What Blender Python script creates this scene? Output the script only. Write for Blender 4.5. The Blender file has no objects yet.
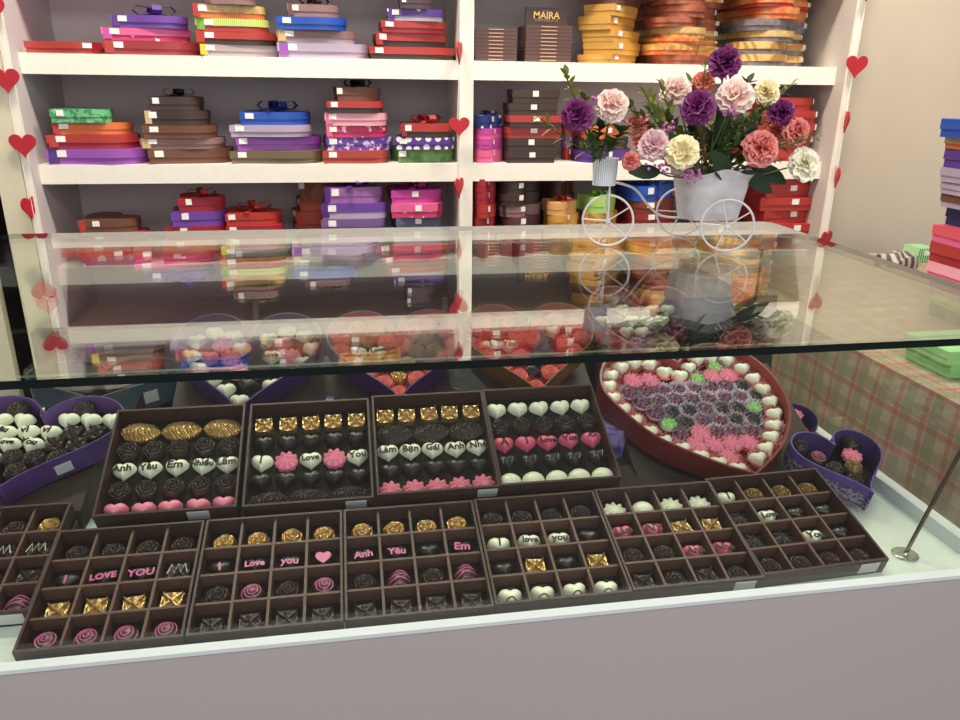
import bpy, bmesh, math, random
from math import sin, cos, pi, sqrt, radians as R, atan2
from mathutils import Vector, Matrix
random.seed(7)
S = bpy.context.scene
COL = S.collection
GZ = 1.05                       # height of the counter's glass top above the floor

# ---------------------------------------------------------------- camera
F_PX, PITCH, YAW, ROLL = 763.62, .34713, .16889, .013285
CAM = Vector((0, 0, GZ + .2))
FWD = Vector((sin(YAW)*cos(PITCH), cos(YAW)*cos(PITCH), -sin(PITCH)))
RT = Vector((cos(YAW), -sin(YAW), 0))
UPV = RT.cross(FWD)
cr_, sr_ = cos(ROLL), sin(ROLL)
def ray(px, py):
    a, b = px-480, py-360
    u = cr_*a + sr_*b; v = -sr_*a + cr_*b
    return FWD + RT*(u/F_PX) - UPV*(v/F_PX)
def at(px, py, Y):
    r = ray(px, py); return CAM + r*(Y/r.y)
def on(px, py, z):
    r = ray(px, py); return CAM + r*((z-CAM.z)/r.z)
cd = bpy.data.cameras.new('camera'); cam = bpy.data.objects.new('camera', cd); COL.objects.link(cam)
cd.sensor_width = 36; cd.lens = F_PX/960*36; cd.clip_start = .01
xr = (ray(481, 360)-ray(480, 360)).normalized(); yu = (ray(480, 359)-ray(480, 360)).normalized()
zb = xr.cross(yu).normalized()
M = Matrix((xr, yu, zb)).transposed().to_4x4(); M.translation = CAM
cam.matrix_world = M
S.camera = cam

# ---------------------------------------------------------------- materials
def lin(c, k=.86):
    g = .3*c[0]+.59*c[1]+.11*c[2]; c = [g+(x-g)*k for x in c]
    return tuple(((x/255)/12.92 if x/255 <= .04045 else ((x/255+.055)/1.055)**2.4) for x in c)
MC = {}
def mat(c, rough=.5, metal=0., var=.0, scale=40, bump=0., bscale=200, spec=.5, sub=0.):
    key = (tuple(c), rough, metal, var, scale, bump, bscale, spec, sub)
    if key in MC: return MC[key]
    m = bpy.data.materials.new('material'); m.use_nodes = True
    nt = m.node_tree; b = nt.nodes['Principled BSDF']
    L = lin(c)
    b.inputs['Base Color'].default_value = (*L, 1)
    b.inputs['Roughness'].default_value = rough; b.inputs['Metallic'].default_value = metal
    b.inputs['Specular IOR Level'].default_value = spec
    if sub:
        b.inputs['Subsurface Weight'].default_value = sub; b.inputs['Subsurface Scale'].default_value = .004
    tc = nt.nodes.new('ShaderNodeTexCoord')
    if True:
        n = nt.nodes.new('ShaderNodeTexNoise'); n.inputs['Scale'].default_value = scale
        nt.links.new(tc.outputs['Object'], n.inputs['Vector'])
        mx = nt.nodes.new('ShaderNodeMix'); mx.data_type = 'RGBA'
        v = max(var, .04)
        mx.inputs[6].default_value = (*[x*(1-v) for x in L], 1); mx.inputs[7].default_value = (*[min(1, x*(1+v)) for x in L], 1)
        nt.links.new(n.outputs['Fac'], mx.inputs[0]); nt.links.new(mx.outputs[2], b.inputs['Base Color'])
    if bump:
        n2 = nt.nodes.new('ShaderNodeTexNoise'); n2.inputs['Scale'].default_value = bscale
        nt.links.new(tc.outputs['Object'], n2.inputs['Vector'])
        bp = nt.nodes.new('ShaderNodeBump'); bp.inputs['Strength'].default_value = bump; bp.inputs['Distance'].default_value = .002
        nt.links.new(n2.outputs['Fac'], bp.inputs['Height']); nt.links.new(bp.outputs['Normal'], b.inputs['Normal'])
    MC[key] = m; return m
def patt(kind, c1, c2, scale=30, rough=.5, lo=.48, hi=.52):
    key = (kind, c1, c2, scale, rough, lo, hi)
    if key in MC: return MC[key]
    m = bpy.data.materials.new('pattern'); m.use_nodes = True
    nt = m.node_tree; b = nt.nodes['Principled BSDF']; b.inputs['Roughness'].default_value = rough
    tc = nt.nodes.new('ShaderNodeTexCoord'); rp = nt.nodes.new('ShaderNodeValToRGB')
    rp.color_ramp.elements[0].position = lo; rp.color_ramp.elements[1].position = hi
    rp.color_ramp.elements[0].color = (*lin(c1), 1); rp.color_ramp.elements[1].color = (*lin(c2), 1)
    if kind == 'dots':
        n = nt.nodes.new('ShaderNodeTexVoronoi'); n.inputs['Scale'].default_value = scale; n.inputs['Randomness'].default_value = .25
        o = n.outputs['Distance']
    elif kind == 'noise':
        n = nt.nodes.new('ShaderNodeTexNoise'); n.inputs['Scale'].default_value = scale; n.inputs['Detail'].default_value = 4
        o = n.outputs['Fac']
    elif kind == 'stripe':
        n = nt.nodes.new('ShaderNodeTexWave'); n.inputs['Scale'].default_value = scale; n.inputs['Distortion'].default_value = .3
        o = n.outputs['Fac']
    elif kind == 'scroll':
        n = nt.nodes.new('ShaderNodeTexWave'); n.inputs['Scale'].default_value = scale; n.inputs['Distortion'].default_value = 9
        n.wave_type = 'RINGS'; o = n.outputs['Fac']
    nt.links.new(tc.outputs['Object'], n.inputs['Vector']); nt.links.new(o, rp.inputs[0])
    nt.links.new(rp.outputs[0], b.inputs['Base Color'])
    MC[key] = m; return m
def thin_glass(tint=(.93, .97, .95), ior=1.5, rough=0.):
    key = ('glass', tint, ior, rough)
    if key in MC: return MC[key]
    m = bpy.data.materials.new('clear_glass'); m.use_nodes = True
    nt = m.node_tree; nt.nodes.clear()
    out = nt.nodes.new('ShaderNodeOutputMaterial'); tr = nt.nodes.new('ShaderNodeBsdfTransparent'); gl = nt.nodes.new('ShaderNodeBsdfGlossy')
    gl.inputs['Roughness'].default_value = rough; tr.inputs['Color'].default_value = (*tint, 1); gl.inputs['Color'].default_value = (1, 1, 1, 1)
    fr = nt.nodes.new('ShaderNodeFresnel'); ge = nt.nodes.new('ShaderNodeNewGeometry')
    mx = nt.nodes.new('ShaderNodeMix'); mx.data_type = 'FLOAT'
    mx.inputs[2].default_value = ior; mx.inputs[3].default_value = 1/ior
    nt.links.new(ge.outputs['Backfacing'], mx.inputs[0]); nt.links.new(mx.outputs[0], fr.inputs['IOR'])
    ms = nt.nodes.new('ShaderNodeMixShader')
    nt.links.new(fr.outputs[0], ms.inputs[0]); nt.links.new(tr.outputs[0], ms.inputs[1]); nt.links.new(gl.outputs[0], ms.inputs[2])
    nt.links.new(ms.outputs[0], out.inputs[0])
    MC[key] = m; return m
def emis(c, s):
    m = bpy.data.materials.new('lamp_glow'); m.use_nodes = True; nt = m.node_tree; nt.nodes.clear()
    o = nt.nodes.new('ShaderNodeOutputMaterial'); e = nt.nodes.new('ShaderNodeEmission')
    e.inputs[0].default_value = (*lin(c), 1); e.inputs[1].default_value = s; nt.links.new(e.outputs[0], o.inputs[0]); return m

# ---------------------------------------------------------------- object helpers
def mesh_of(bm, m, smooth=True, bevel=0):
    if bevel:
        bmesh.ops.bevel(bm, geom=[e for e in bm.edges if len(e.link_faces) == 2 and e.calc_face_angle() > .7], offset=bevel, segments=1, affect='EDGES')
    bmesh.ops.recalc_face_normals(bm, faces=bm.faces)
    me = bpy.data.meshes.new('mesh'); bm.to_mesh(me); bm.free()
    for mm in (m if isinstance(m, (list, tuple)) else [m]): me.materials.append(mm)
    if smooth:
        for p in me.polygons: p.use_smooth = True
        try: me.set_sharp_from_angle(angle=R(38))
        except Exception: pass
    return me
def link(name, data, parent=None, mw=None):
    o = bpy.data.objects.new(name, data); COL.objects.link(o)
    if parent is not None: o.parent = parent
    if mw is not None: o.matrix_local = mw
    return o
def tag(o, label=None, cat=None, group=None, kind=None):
    if label:
        for a, b in ((', upper left shelf', ', top left shelf'), ('third left shelf', 'lowest left shelf'), ('third right shelf', 'lowest right shelf'), ('heart gift box', 'gift box'), ('rectangular gift box', 'box'), ('patterned gift box', 'box'), ('gift box', 'box'), (' from bottom of ', ' up in '), (' mirrored in the glass top', ' mirrored in glass'), (' beside centre post', ' beside post'), (' chocolate, ', ', '), ('dark heart lettered', 'dark heart'), (' first from left', ' leftmost'), ('purple heart box ringed', 'heart box ringed'), (' anticlockwise round the rim of ', ' anticlockwise on rim of '), (' with tapering', ''), ('just right of centre post', 'right of post')):
            if len(label.split()) <= 16: break
            label = label.replace(a, b)
        if len(label.split()) > 16: print('LONG', label)
        o['label'] = label
    if cat: o['category'] = cat
    if group: o['group'] = group
    if kind: o['kind'] = kind
    return o
def thing(name, label, cat, mw=None, group=None):
    o = bpy.data.objects.new(name, None); COL.objects.link(o); o.empty_display_size = .02
    if mw is not None: o.matrix_world = mw
    return tag(o, label, cat, group)
def bx(bm, x0, x1, y0, y1, z0, z1, mi=0, M=None):
    v = [bm.verts.new((x, y, z)) for x in (x0, x1) for y in (y0, y1) for z in (z0, z1)]
    if M is not None:
        for q in v: q.co = M @ q.co
    for f in ((0, 1, 3, 2), (4, 6, 7, 5), (0, 4, 5, 1), (2, 3, 7, 6), (0, 2, 6, 4), (1, 5, 7, 3)):
        bm.faces.new([v[i] for i in f]).material_index = mi
    return v
def box_mesh(x0, x1, y0, y1, z0, z1, m, bevel=0, smooth=False):
    bm = bmesh.new(); bx(bm, x0, x1, y0, y1, z0, z1); return mesh_of(bm, m, smooth, bevel)
def prism(bm, pts, z0, z1, mi=0, cap=True):
    a = [bm.verts.new((p[0], p[1], z0)) for p in pts]; b = [bm.verts.new((p[0], p[1], z1)) for p in pts]
    n = len(pts)
    for i in range(n):
        bm.faces.new((a[i], a[(i+1) % n], b[(i+1) % n], b[i])).material_index = mi
    if cap:
        bm.faces.new(a[::-1]).material_index = mi; bm.faces.new(b).material_index = mi
def tube(bm, pts, r, n=8, cap=True, mi=0, closed=False):
    pts = [Vector(p) for p in pts]; rings = []; N = len(pts); pu = None
    for i, p in enumerate(pts):
        if closed: t = pts[(i+1) % N]-pts[i-1]
        else: t = pts[min(i+1, N-1)]-pts[max(i-1, 0)]
        if t.length < 1e-9: t = Vector((0, 0, 1))
        t.normalize()
        if pu is None:
            a = Vector((0, 0, 1)) if abs(t.z) < .9 else Vector((1, 0, 0)); u = t.cross(a).normalized()
        else:
            u = pu-t*pu.dot(t); u = u.normalized() if u.length > 1e-6 else t.orthogonal().normalized()
        pu = u; w = t.cross(u); rr = r[i] if isinstance(r, (list, tuple)) else r
        rings.append([bm.verts.new(p+(u*cos(2*pi*k/n)+w*sin(2*pi*k/n))*rr) for k in range(n)])
    for i in range(N if closed else N-1):
        A, B = rings[i], rings[(i+1) % N]
        for k in range(n): bm.faces.new((A[k], A[(k+1) % n], B[(k+1) % n], B[k])).material_index = mi
    if cap and not closed:
        bm.faces.new(rings[0][::-1]).material_index = mi; bm.faces.new(rings[-1]).material_index = mi
def polar(bm, rad, hgt, nr=8, nt=32, base=True, mi=0):
    """height field over a closed outline: rad(t) gives the edge point, hgt(s,t) the height"""
    c = bm.verts.new((0, 0, hgt(0, 0))); prev = None; rings = []
    for i in range(1, nr+1):
        s = i/nr; ring = []
        for k in range(nt):
            t = 2*pi*k/nt; x, y = rad(t); ring.append(bm.verts.new((x*s, y*s, hgt(s, t))))
        rings.append(ring)
    for k in range(nt): bm.faces.new((c, rings[0][k], rings[0][(k+1) % nt])).material_index = mi
    for i in range(nr-1):
        for k in range(nt):
            bm.faces.new((rings[i][k], rings[i+1][k], rings[i+1][(k+1) % nt], rings[i][(k+1) % nt])).material_index = mi
    if base:
        last = rings[-1]; bot = [bm.verts.new((v.co.x, v.co.y, 0)) for v in last]
        for k in range(nt): bm.faces.new((last[k], bot[k], bot[(k+1) % nt], last[(k+1) % nt])).material_index = mi
        bm.faces.new(bot[::-1]).material_index = mi
def heart(t):
    x = 16*sin(t)**3; y = 13*cos(t)-5*cos(2*t)-2*cos(3*t)-cos(4*t)
    return (x/16, (y+2.5)/16)
def heart_box_outline(n=56):
    """box heart, width 2: straight flanks, round lobes, tip at the origin"""
    pts = []
    for i in range(n):
        t = 2*pi*i/n; x, y = heart(t)
        pts.append((x, y))
    ty = heart(pi)[1]
    return [(x, y-ty) for x, y in pts]
HB = heart_box_outline()
FONTC = {}
def text_mesh(s, size, m, extrude=.0003, fat=.0):
    c = bpy.data.curves.new('text', 'FONT'); c.body = s; c.size = size; c.extrude = extrude; c.offset = fat
    c.align_x = 'CENTER'; c.align_y = 'CENTER'; c.resolution_u = 2
    o = bpy.data.objects.new('text', c); COL.objects.link(o)
    dg = bpy.context.evaluated_depsgraph_get(); dg.update()
    me = bpy.data.meshes.new_from_object(o.evaluated_get(dg)); bpy.data.objects.remove(o)
    me.materials.clear(); me.materials.append(m); return me

# ---------------------------------------------------------------- palette
WHITE = mat((238, 234, 222), .45, var=.02)
CABIN = mat((196, 186, 192), .7, var=.03, scale=3)
CABBACK = mat((190, 178, 182), .8, var=.03, scale=3)
CREAM = mat((222, 214, 184), .6, var=.03, scale=5)
WALL = mat((206, 192, 172), .8, var=.02, scale=2)
PANEL = mat((172, 164, 166), .45, var=.02, scale=2)
RIM = mat((205, 214, 219), .35)
DECK = mat((212, 224, 216), .35)
GEDGE = mat((14, 26, 26), .1)
GLASS = thin_glass((.95, .975, .96))
TOPGLASS = thin_glass((.80, .845, .82), 1.65)
PLAST = thin_glass((.96, .96, .97), 1.4, .03)
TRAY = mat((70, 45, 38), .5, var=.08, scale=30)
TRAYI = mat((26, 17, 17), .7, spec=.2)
CARD = mat((62, 46, 42), .6, var=.05, scale=8)
DARK = mat((58, 44, 40), .33, var=.1, scale=200, bump=.2)
DARK2 = mat((40, 34, 34), .35, var=.1, scale=200, bump=.2)
GOLD = mat((204, 166, 104), .28, .8, var=.12, scale=300)
GOLDD = mat((150, 118, 70), .4, .6, var=.2, scale=300)
IVORY = mat((238, 240, 214), .35, sub=.1)
PINK = mat((244, 128, 160), .35, sub=.1)
HOTP = mat((240, 92, 128), .35, sub=.1)
PIPING = mat((212, 84, 146), .4)
INK = mat((22, 16, 20), .5)
WHITEP = mat((225, 220, 212), .4)
STICK = mat((205, 205, 212), .4, var=.1, scale=400)
LABEL = patt('noise', (240, 240, 236), (185, 180, 182), 300, lo=.55, hi=.7)

# ---------------------------------------------------------------- the setting
def struct(name, me, kind='structure'):
    o = link(name, me); o['kind'] = kind; return o
struct('floor', box_mesh(-4, 4.5, -3, 3.4, -.06, 0, patt('noise', (62, 52, 48), (46, 38, 36), 6, lo=.3, hi=.7)))
struct('ceiling', box_mesh(-4, 4.5, -1.0, 3.4, 2.9, 2.96, mat((225, 220, 212), .8)))
CY = 2.36                     # front plane of the shelving
def rel(z): return GZ + z
XL, XR, TH, SP, Z1 = -.855, 1.532, .053, .2916, .210
struct('wall_back', box_mesh(XR+.022, 4.5, CY+.02, CY+.12, 0, 2.9, WALL))
struct('wall_left', box_mesh(-4, -1.012, CY-.03, CY+.07, 0, 2.9, CREAM))
struct('dark_gap_1', box_mesh(-1.012, -.942, CY+.0, CY+.04, 0, 2.9, mat((9, 8, 8), .8, spec=.1)))  # near-black strip put in for the dark gap between wall and shelving
# shelving
t = thing('display_shelving', 'tall white shelving unit with grey back panel behind the glass counter', 'shelves', Matrix.Translation((.35, CY+.15, 0)))
def cpart(name, me, lab=None):
    o = link(name, me, t, Matrix.Translation((-.35, -CY-.15, 0)))
    if lab: o['label'] = lab
    return o
CDEP = .30
cpart('back_panel', box_mesh(XL-.02, XR+.02, CY+CDEP, CY+CDEP+.02, 0, 2.75, CABBACK))
cpart('side_panel', box_mesh(-.942, XL, CY-.05, CY+CDEP, 0, 2.75, [CABIN]))
cpart('side_panel', box_mesh(XR, XR+.022, CY-.05, CY+CDEP, 0, 2.75, mat((190, 180, 174), .7)))
cpart('centre_post', box_mesh(.330, .3715, CY-.004, CY+CDEP, 0, 2.75, WHITE))
cpart('face_frame', box_mesh(-.942, XL-.022, CY-.062, CY-.05, 0, 2.75, CREAM), 'cream painted front edge of the left side panel')
cpart('edge_trim', box_mesh(XL-.020, XL-.002, CY-.06, CY-.05, 0, 2.75, WHITE))
cpart('edge_trim', box_mesh(XR+.0, XR+.022, CY-.06, CY-.05, 0, 2.75, WHITE))
SHZ = {}
for k in range(-2, 3):
    zb_ = rel(Z1 - SP*k); SHZ[k+1] = zb_+TH
    bm = bmesh.new(); bx(bm, XL, .330, CY, CY+CDEP, zb_, zb_+TH)
    cpart('shelf', mesh_of(bm, WHITE, False, .002))
    bm = bmesh.new(); bx(bm, .3715, XR, CY, CY+CDEP, zb_, zb_+TH)
    cpart('shelf', mesh_of(bm, WHITE, False, .002))
DOORM = mat((46, 26, 24), .45, var=.1, scale=6)  # doors added so the shaded lower bays look dark through the glass
for a_, b_ in ((XL+.002, -.262), (-.258, .328), (.3735, .966), (.970, XR-.002)):
    d_ = cpart('added_dark_door', box_mesh(a_, b_, CY+.012, CY+.03, .06, rel(Z1-SP*2)-.002, DOORM, .002), 'dark brown door added to darken the bays below the shelves')
    link('handle', box_mesh(b_-.05, b_-.035, CY-.008, CY+.012, .45, .60, mat((170, 160, 150), .3, .8)), d_)
cpart('top_panel', box_mesh(-.942, XR+.022, CY-.05, CY+CDEP, 2.70, 2.75, WHITE))

# ---------------------------------------------------------------- the counter
GX0, GX1, GY0, GY1 = -.47, .655, .545, 1.125
FL = rel(-.275)                                           # deck of the case
ct = thing('glass_display_counter', 'glass topped display counter with white rim and pale mauve front panel', 'counter', Matrix.Translation((.09, .84, 0)))
def kpart(name, me, parent=None, lab=None):
    o = link(name, me, parent or ct, Matrix.Translation((-.09, -.84, 0)) if parent is None else None)
    if lab: o['label'] = lab
    return o
def round_rect(x0, x1, y0, y1, r, n=6):
    pts = []
    for cx, cy, a0 in ((x1-r, y1-r, 0), (x0+r, y1-r, 90), (x0+r, y0+r, 180), (x1-r, y0+r, 270)):
        for k in range(n+1):
            a = R(a0+90*k/n); pts.append((cx+r*cos(a), cy+r*sin(a)))
    return pts
bm = bmesh.new(); pts = round_rect(GX0, GX1, GY0, GY1, .02)
prism(bm, pts, rel(-.0065), rel(0))
for f in bm.faces:
    if len(f.verts) == 4: f.material_index = 1
kpart('top_glass', mesh_of(bm, [TOPGLASS, GEDGE], False), lab='thick clear glass top with dark polished edge')
def pane(x0, x1, y0, y1, z0, z1, axis, em=None):
    bm = bmesh.new(); bx(bm, x0, x1, y0, y1, z0, z1); bmesh.ops.recalc_face_normals(bm, faces=bm.faces)
    for f in bm.faces: f.material_index = 0 if abs(f.normal[axis]) > .9 else 1
    return mesh_of(bm, [GLASS, em or mat((120, 150, 138), .1)], False)
kpart('front_glass', pane(GX0+.015, GX1-.0185, .569, .574, FL, rel(-.0068), 1))
kpart('side_glass', pane(GX1-.0185, GX1-.0135, .576, GY1-.02, FL, rel(-.0068), 0))
kpart('side_glass', pane(GX0+.015, GX0+.020, .576, GY1-.02, FL, rel(-.0068), 0, GLASS))
bm = bmesh.new()
RZ = rel(-.2575)
bx(bm, GX0+.005, GX1-.0045, .558, .5685, RZ-.004, RZ)        # front rim
bx(bm, GX1-.0190, GX1-.0045, .558, GY1, FL-.03, RZ)
bx(bm, GX0+.003, GX0+.014, .568, GY1, FL-.03, RZ)
kpart('white_rim', mesh_of(bm, RIM, False, .001))
kpart('deck', box_mesh(GX0+.014, GX1-.019, .5685, GY1, FL-.03, FL, DECK))
kpart('front_panel', box_mesh(GX0+.005, GX1-.006, .5592, .5685, .05, RZ-.004, PANEL), lab='smooth pale mauve front panel')
kpart('side_panel', box_mesh(GX1-.022, GX1-.006, .575, GY1, .05, FL-.03, PANEL))
kpart('side_panel', box_mesh(GX0+.005, GX0+.02, .575, GY1, .05, FL-.03, PANEL))
kpart('plinth', box_mesh(GX0+.03, GX1-.03, .6, GY1-.03, 0, .05, mat((40, 36, 36), .6)))
kpart('rear_panel', box_mesh(GX0+.02, GX1-.022, GY1-.02, GY1, .05, rel(-.135), mat((52, 38, 36), .5)))
# support rod with its foot disc
bm = bmesh.new(); p0 = on(905, 555, FL); p1 = Vector((.618, .588, rel(-.011)))
tube(bm, [p0+Vector((0, 0, .002)), p1], .0022, 10)
rod = kpart('support_rod', mesh_of(bm, mat((150, 130, 115), .25, .9)))
bm = bmesh.new(); polar(bm, lambda a: (.0135*cos(a), .0135*sin(a)), lambda s, a: .004 if s < .25 else (.0025 if s < .95 else .0015), 10, 28)
bmesh.ops.translate(bm, verts=bm.verts, vec=p0)
kpart('foot_disc', mesh_of(bm, mat((170, 176, 170), .25, .8)))

# ---------------------------------------------------------------- garlands of red hearts
REDH = mat((196, 24, 40), .5)
def garland(name, label, X, Y, hearts, w=.0035):
    g = thing(name, label, 'garland', Matrix.Translation((X, Y, .2)))
    bm = bmesh.new(); n = 40
    tube(bm, [(.004*sin(i*.7), 0, i/n*2.4) for i in range(n+1)], w*.35, 6)
    link('ribbon', mesh_of(bm, mat((235, 228, 215), .6)), g)
    for (px, py, ang, dx, sz) in hearts:
        z = at(px, py, Y).z
        bm = bmesh.new(); prism(bm, [heart(-2*pi*i/28) for i in range(28)], -.06, .06)
        me = mesh_of(bm, REDH, False, .03)
        m = Matrix.Translation((dx, -.006, z-.2)) @ Matrix.Rotation(R(ang), 4, 'Z') @ Matrix.Rotation(R(90), 4, 'X') @ Matrix.Scale(sz, 4)
        link('paper_heart', me, g, m)
garland('heart_garland', 'garland of red paper hearts down the left side of the shelving', -.868, CY-.07,
        [(2, 10, 0, -.005, .034), (10, 81, 0, -.0, .034), (21, 146, 0, .012, .034), (35, 208, 75, .0, .034), (55, 305, 20, 0, .03), (62, 352, 60, 0, .03), (0, -60, 10, 0, .034)])
garland('heart_garland', 'garland of red paper hearts down the white post in the middle', .325, CY-.03,
        [(462, 53, 70, 0, .034), (462, 127, 0, 0, .031), (461, 188, 60, 0, .034), (462, 300, 60, 0, .034), (462, -15, 20, 0, .034), (462, -80, 60, 0, .034)])
garland('heart_garland', 'garland of red paper hearts down the right end of the shelving', XR+.010, CY-.072,
        [(853, 67, 0, .004, .036), (845, 122, 70, 0, .036), (835, 177, 70, 0, .036), (828, 240, 30, 0, .034), (812, 300, 30, 0, .034), (860, -10, 20, 0, .034), (870, -80, 50, 0, .034)])

# ---------------------------------------------------------------- gift boxes
OUT = {}
def outline_for(shape, rot):
    if shape == 'heart': pts = HB
    elif shape == 'round': pts = [(cos(2*pi*i/40), sin(2*pi*i/40)) for i in range(40)]
    else: pts = round_rect(-1, 1, -.62, .62, .06, 3)
    c, s = cos(rot), sin(rot)
    pts = [(c*x-s*y, s*x+c*y) for x, y in pts]
    return pts
def bow_mesh(m, s, loops=4):
    bm = bmesh.new()
    for k in range(loops):
        a = 2*pi*k/loops+.35; d = Vector((cos(a), sin(a), 0)); n = Vector((-sin(a), cos(a), 0))
        pts = [(0, .12), (.35, .55), (.8, .62), (1.0, .35), (.75, .1), (.3, .05), (0, .08)]
        prev = None
        for (r, z) in pts:
            w = .24*(.35+.65*min(1, r*1.6))
            p = d*r*s; q = [bm.verts.new(p+n*w*s*.9+Vector((0, 0, z*s*.8))), bm.verts.new(p-n*w*s*.9+Vector((0, 0, z*s*.8)))]
            if prev: bm.faces.new((prev[0], prev[1], q[1], q[0]))
            prev = q
    for a in (.9, 2.6, 4.4):
        d = Vector((cos(a), sin(a), 0)); n = Vector((-sin(a), cos(a), 0)); prev = None
        for r, z in ((0, .12), (.5, .16), (1.0, .05), (1.35, .03)):
            p = d*r*s; q = [bm.verts.new(p+n*.16*s+Vector((0, 0, z*s))), bm.verts.new(p-n*.16*s+Vector((0, 0, z*s)))]
            if prev: bm.faces.new((prev[0], prev[1], q[1], q[0]))
            prev = q
    geo = bmesh.ops.create_icosphere(bm, subdivisions=1, radius=.17*s)
    bmesh.ops.translate(bm, verts=geo['verts'], vec=(0, 0, .16*s))
    bmesh.ops.solidify(bm, geom=bm.faces[:], thickness=.012*s)
    return mesh_of(bm, m, True)
def gift_box(x0, x1, front, depthmax, z, h, lidm, basem=None, tagm=None, bowm=None, shape='heart', rot=R(225), label='', cat='gift box', group=None, lab=.3, lidonly=False, name='heart_gift_box', stick=True, jitter=0.0):
    """box whose front spans x0..x1, nearest point on the plane Y=front"""
    base = outline_for(shape, rot)
    mnx, mxx = min(p[0] for p in base), max(p[0] for p in base); mny, mxy = min(p[1] for p in base), max(p[1] for p in base)
    sx = (x1-x0)/(mxx-mnx); sy = min(sx, depthmax/(mxy-mny))
    cx = (x0+x1)/2
    pts = [((p[0]-(mnx+mxx)/2)*sx, (p[1]-(mny+mxy)/2)*sy) for p in base]
    yc = front+(mxy-mny)/2*sy
    g = thing(name, label, cat, Matrix.Translation((cx, yc, z)), group)
    bm = bmesh.new(); k = .972
    prism(bm, [(x*k, y*k) for x, y in pts], 0, h*.6)
    link('box_base', mesh_of(bm, basem or lidm, True), g)
    bm = bmesh.new(); prism(bm, pts, h*.42, h*.985)
    link('lid', mesh_of(bm, lidm, True, .0012), g)
    n = len(pts)
    def surf(u):                                   # front surface point at fraction u across
        X = pts_min + (pts_max-pts_min)*u; best = None
        for i in range(n):
            a, b = pts[i], pts[(i+1) % n]
            if (a[0]-X)*(b[0]-X) <= 0 and a[0] != b[0]:
                f = (X-a[0])/(b[0]-a[0]); y = a[1]+(b[1]-a[1])*f
                if best is None or y < best[1]: best = (X, y, atan2(b[1]-a[1], b[0]-a[0]))
        return best
    pts_min, pts_max = min(p[0] for p in pts), max(p[0] for p in pts)
    def stickon(name, u, w, z0, z1, m, th=.0012):
        s = surf(u)
        if not s: return
        a = s[2]
        if cos(a) < 0: a += pi
        mw = Matrix.Translation((s[0], s[1], 0)) @ Matrix.Rotation(a, 4, 'Z')
        link(name, box_mesh(-w/2, w/2, -th, .0006, z0, z1, m), g, mw)
    W = x1-x0
    if tagm: stickon('ribbon_band', .07 if lab < .5 else .93, W*.1, h*.1, h*.985, tagm)
    if stick: stickon('price_label', lab, min(.024, W*.12), h*.48, h*.90, LABEL, .002)
    if bowm:
        link('bow', bow_mesh(bowm, min(W, .22)*.30, 4), g, Matrix.Translation((W*.02, -(mxy-mny)/2*sy*.15, h*.985)))
    return g
C_RED = mat((184, 48, 42), .45); C_CRIM = mat((170, 28, 50), .45); C_PURP = mat((110, 62, 168), .45); C_DPUR = mat((84, 40, 140), .45)
C_LIL = mat((176, 158, 186), .5); C_GLIL = mat((168, 150, 158), .55); C_MAUVE = mat((142, 104, 104), .55); C_BLUE = mat((22, 78, 190), .4)
C_BROWN = mat((112, 66, 48), .5); C_DBR = mat((62, 44, 38), .5); C_GREEN = patt('noise', (98, 190, 128), (58, 140, 90), 60); C_ORNG = mat((222, 110, 48), .5)
C_PINK = mat((234, 92, 150), .45); C_LPINK = mat((240, 160, 180), .45); C_MAG = mat((200, 60, 160), .45); C_MUST = mat((206, 148, 56), .5); C_OLIVE = mat((112, 94, 70), .5)
C_VIOL = mat((156, 78, 186), .45); C_NAVY = mat((24, 40, 108), .45)
P_POLKA = patt('dots', (235, 230, 240), (88, 52, 150), 34, lo=.3, hi=.34)
P_NPOLKA = patt('dots', (225, 230, 240), (26, 42, 120), 34, lo=.3, hi=.34)
P_FLOR = patt('noise', (215, 200, 235), (96, 62, 170), 55, lo=.42, hi=.46)
P_PFLOR = patt('noise', (250, 225, 232), (222, 50, 110), 40, lo=.36, hi=.4)
P_GFLOR = patt('noise', (60, 110, 50), (110, 150, 80), 30, lo=.4, hi=.6)
P_GOLD = patt('noise', (224, 176, 84), (176, 112, 44), 40, lo=.4, hi=.62)
P_GOLD2 = patt('scroll', (222, 180, 100), (178, 126, 56), 14, lo=.2, hi=.8)
P_RGOLD = patt('noise', (226, 92, 40), (216, 140, 70), 30, lo=.42, hi=.6)
P_REDBR = patt('noise', (176, 92, 60), (146, 66, 42), 30, lo=.4, hi=.6)
P_GREY = patt('noise', (132, 122, 130), (104, 96, 104), 40, lo=.4, hi=.6)
P_LIME = patt('stripe', (206, 220, 120), (160, 196, 72), 60, lo=.3, hi=.7)
P_TAN = patt('noise', (214, 178, 110), (190, 150, 84), 50, lo=.4, hi=.6)
T_RED = C_RED; T_YEL = mat((232, 196, 40), .5); T_GRN = mat((110, 170, 40), .5); T_TAN = mat((200, 170, 110), .5); T_DP = C_DPUR
ORD = ['bottom', 'second', 'third', 'fourth', 'fifth', 'sixth', 'seventh', 'eighth', 'ninth', 'tenth', 'eleventh', 'twelfth', 'thirteenth']
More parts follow.
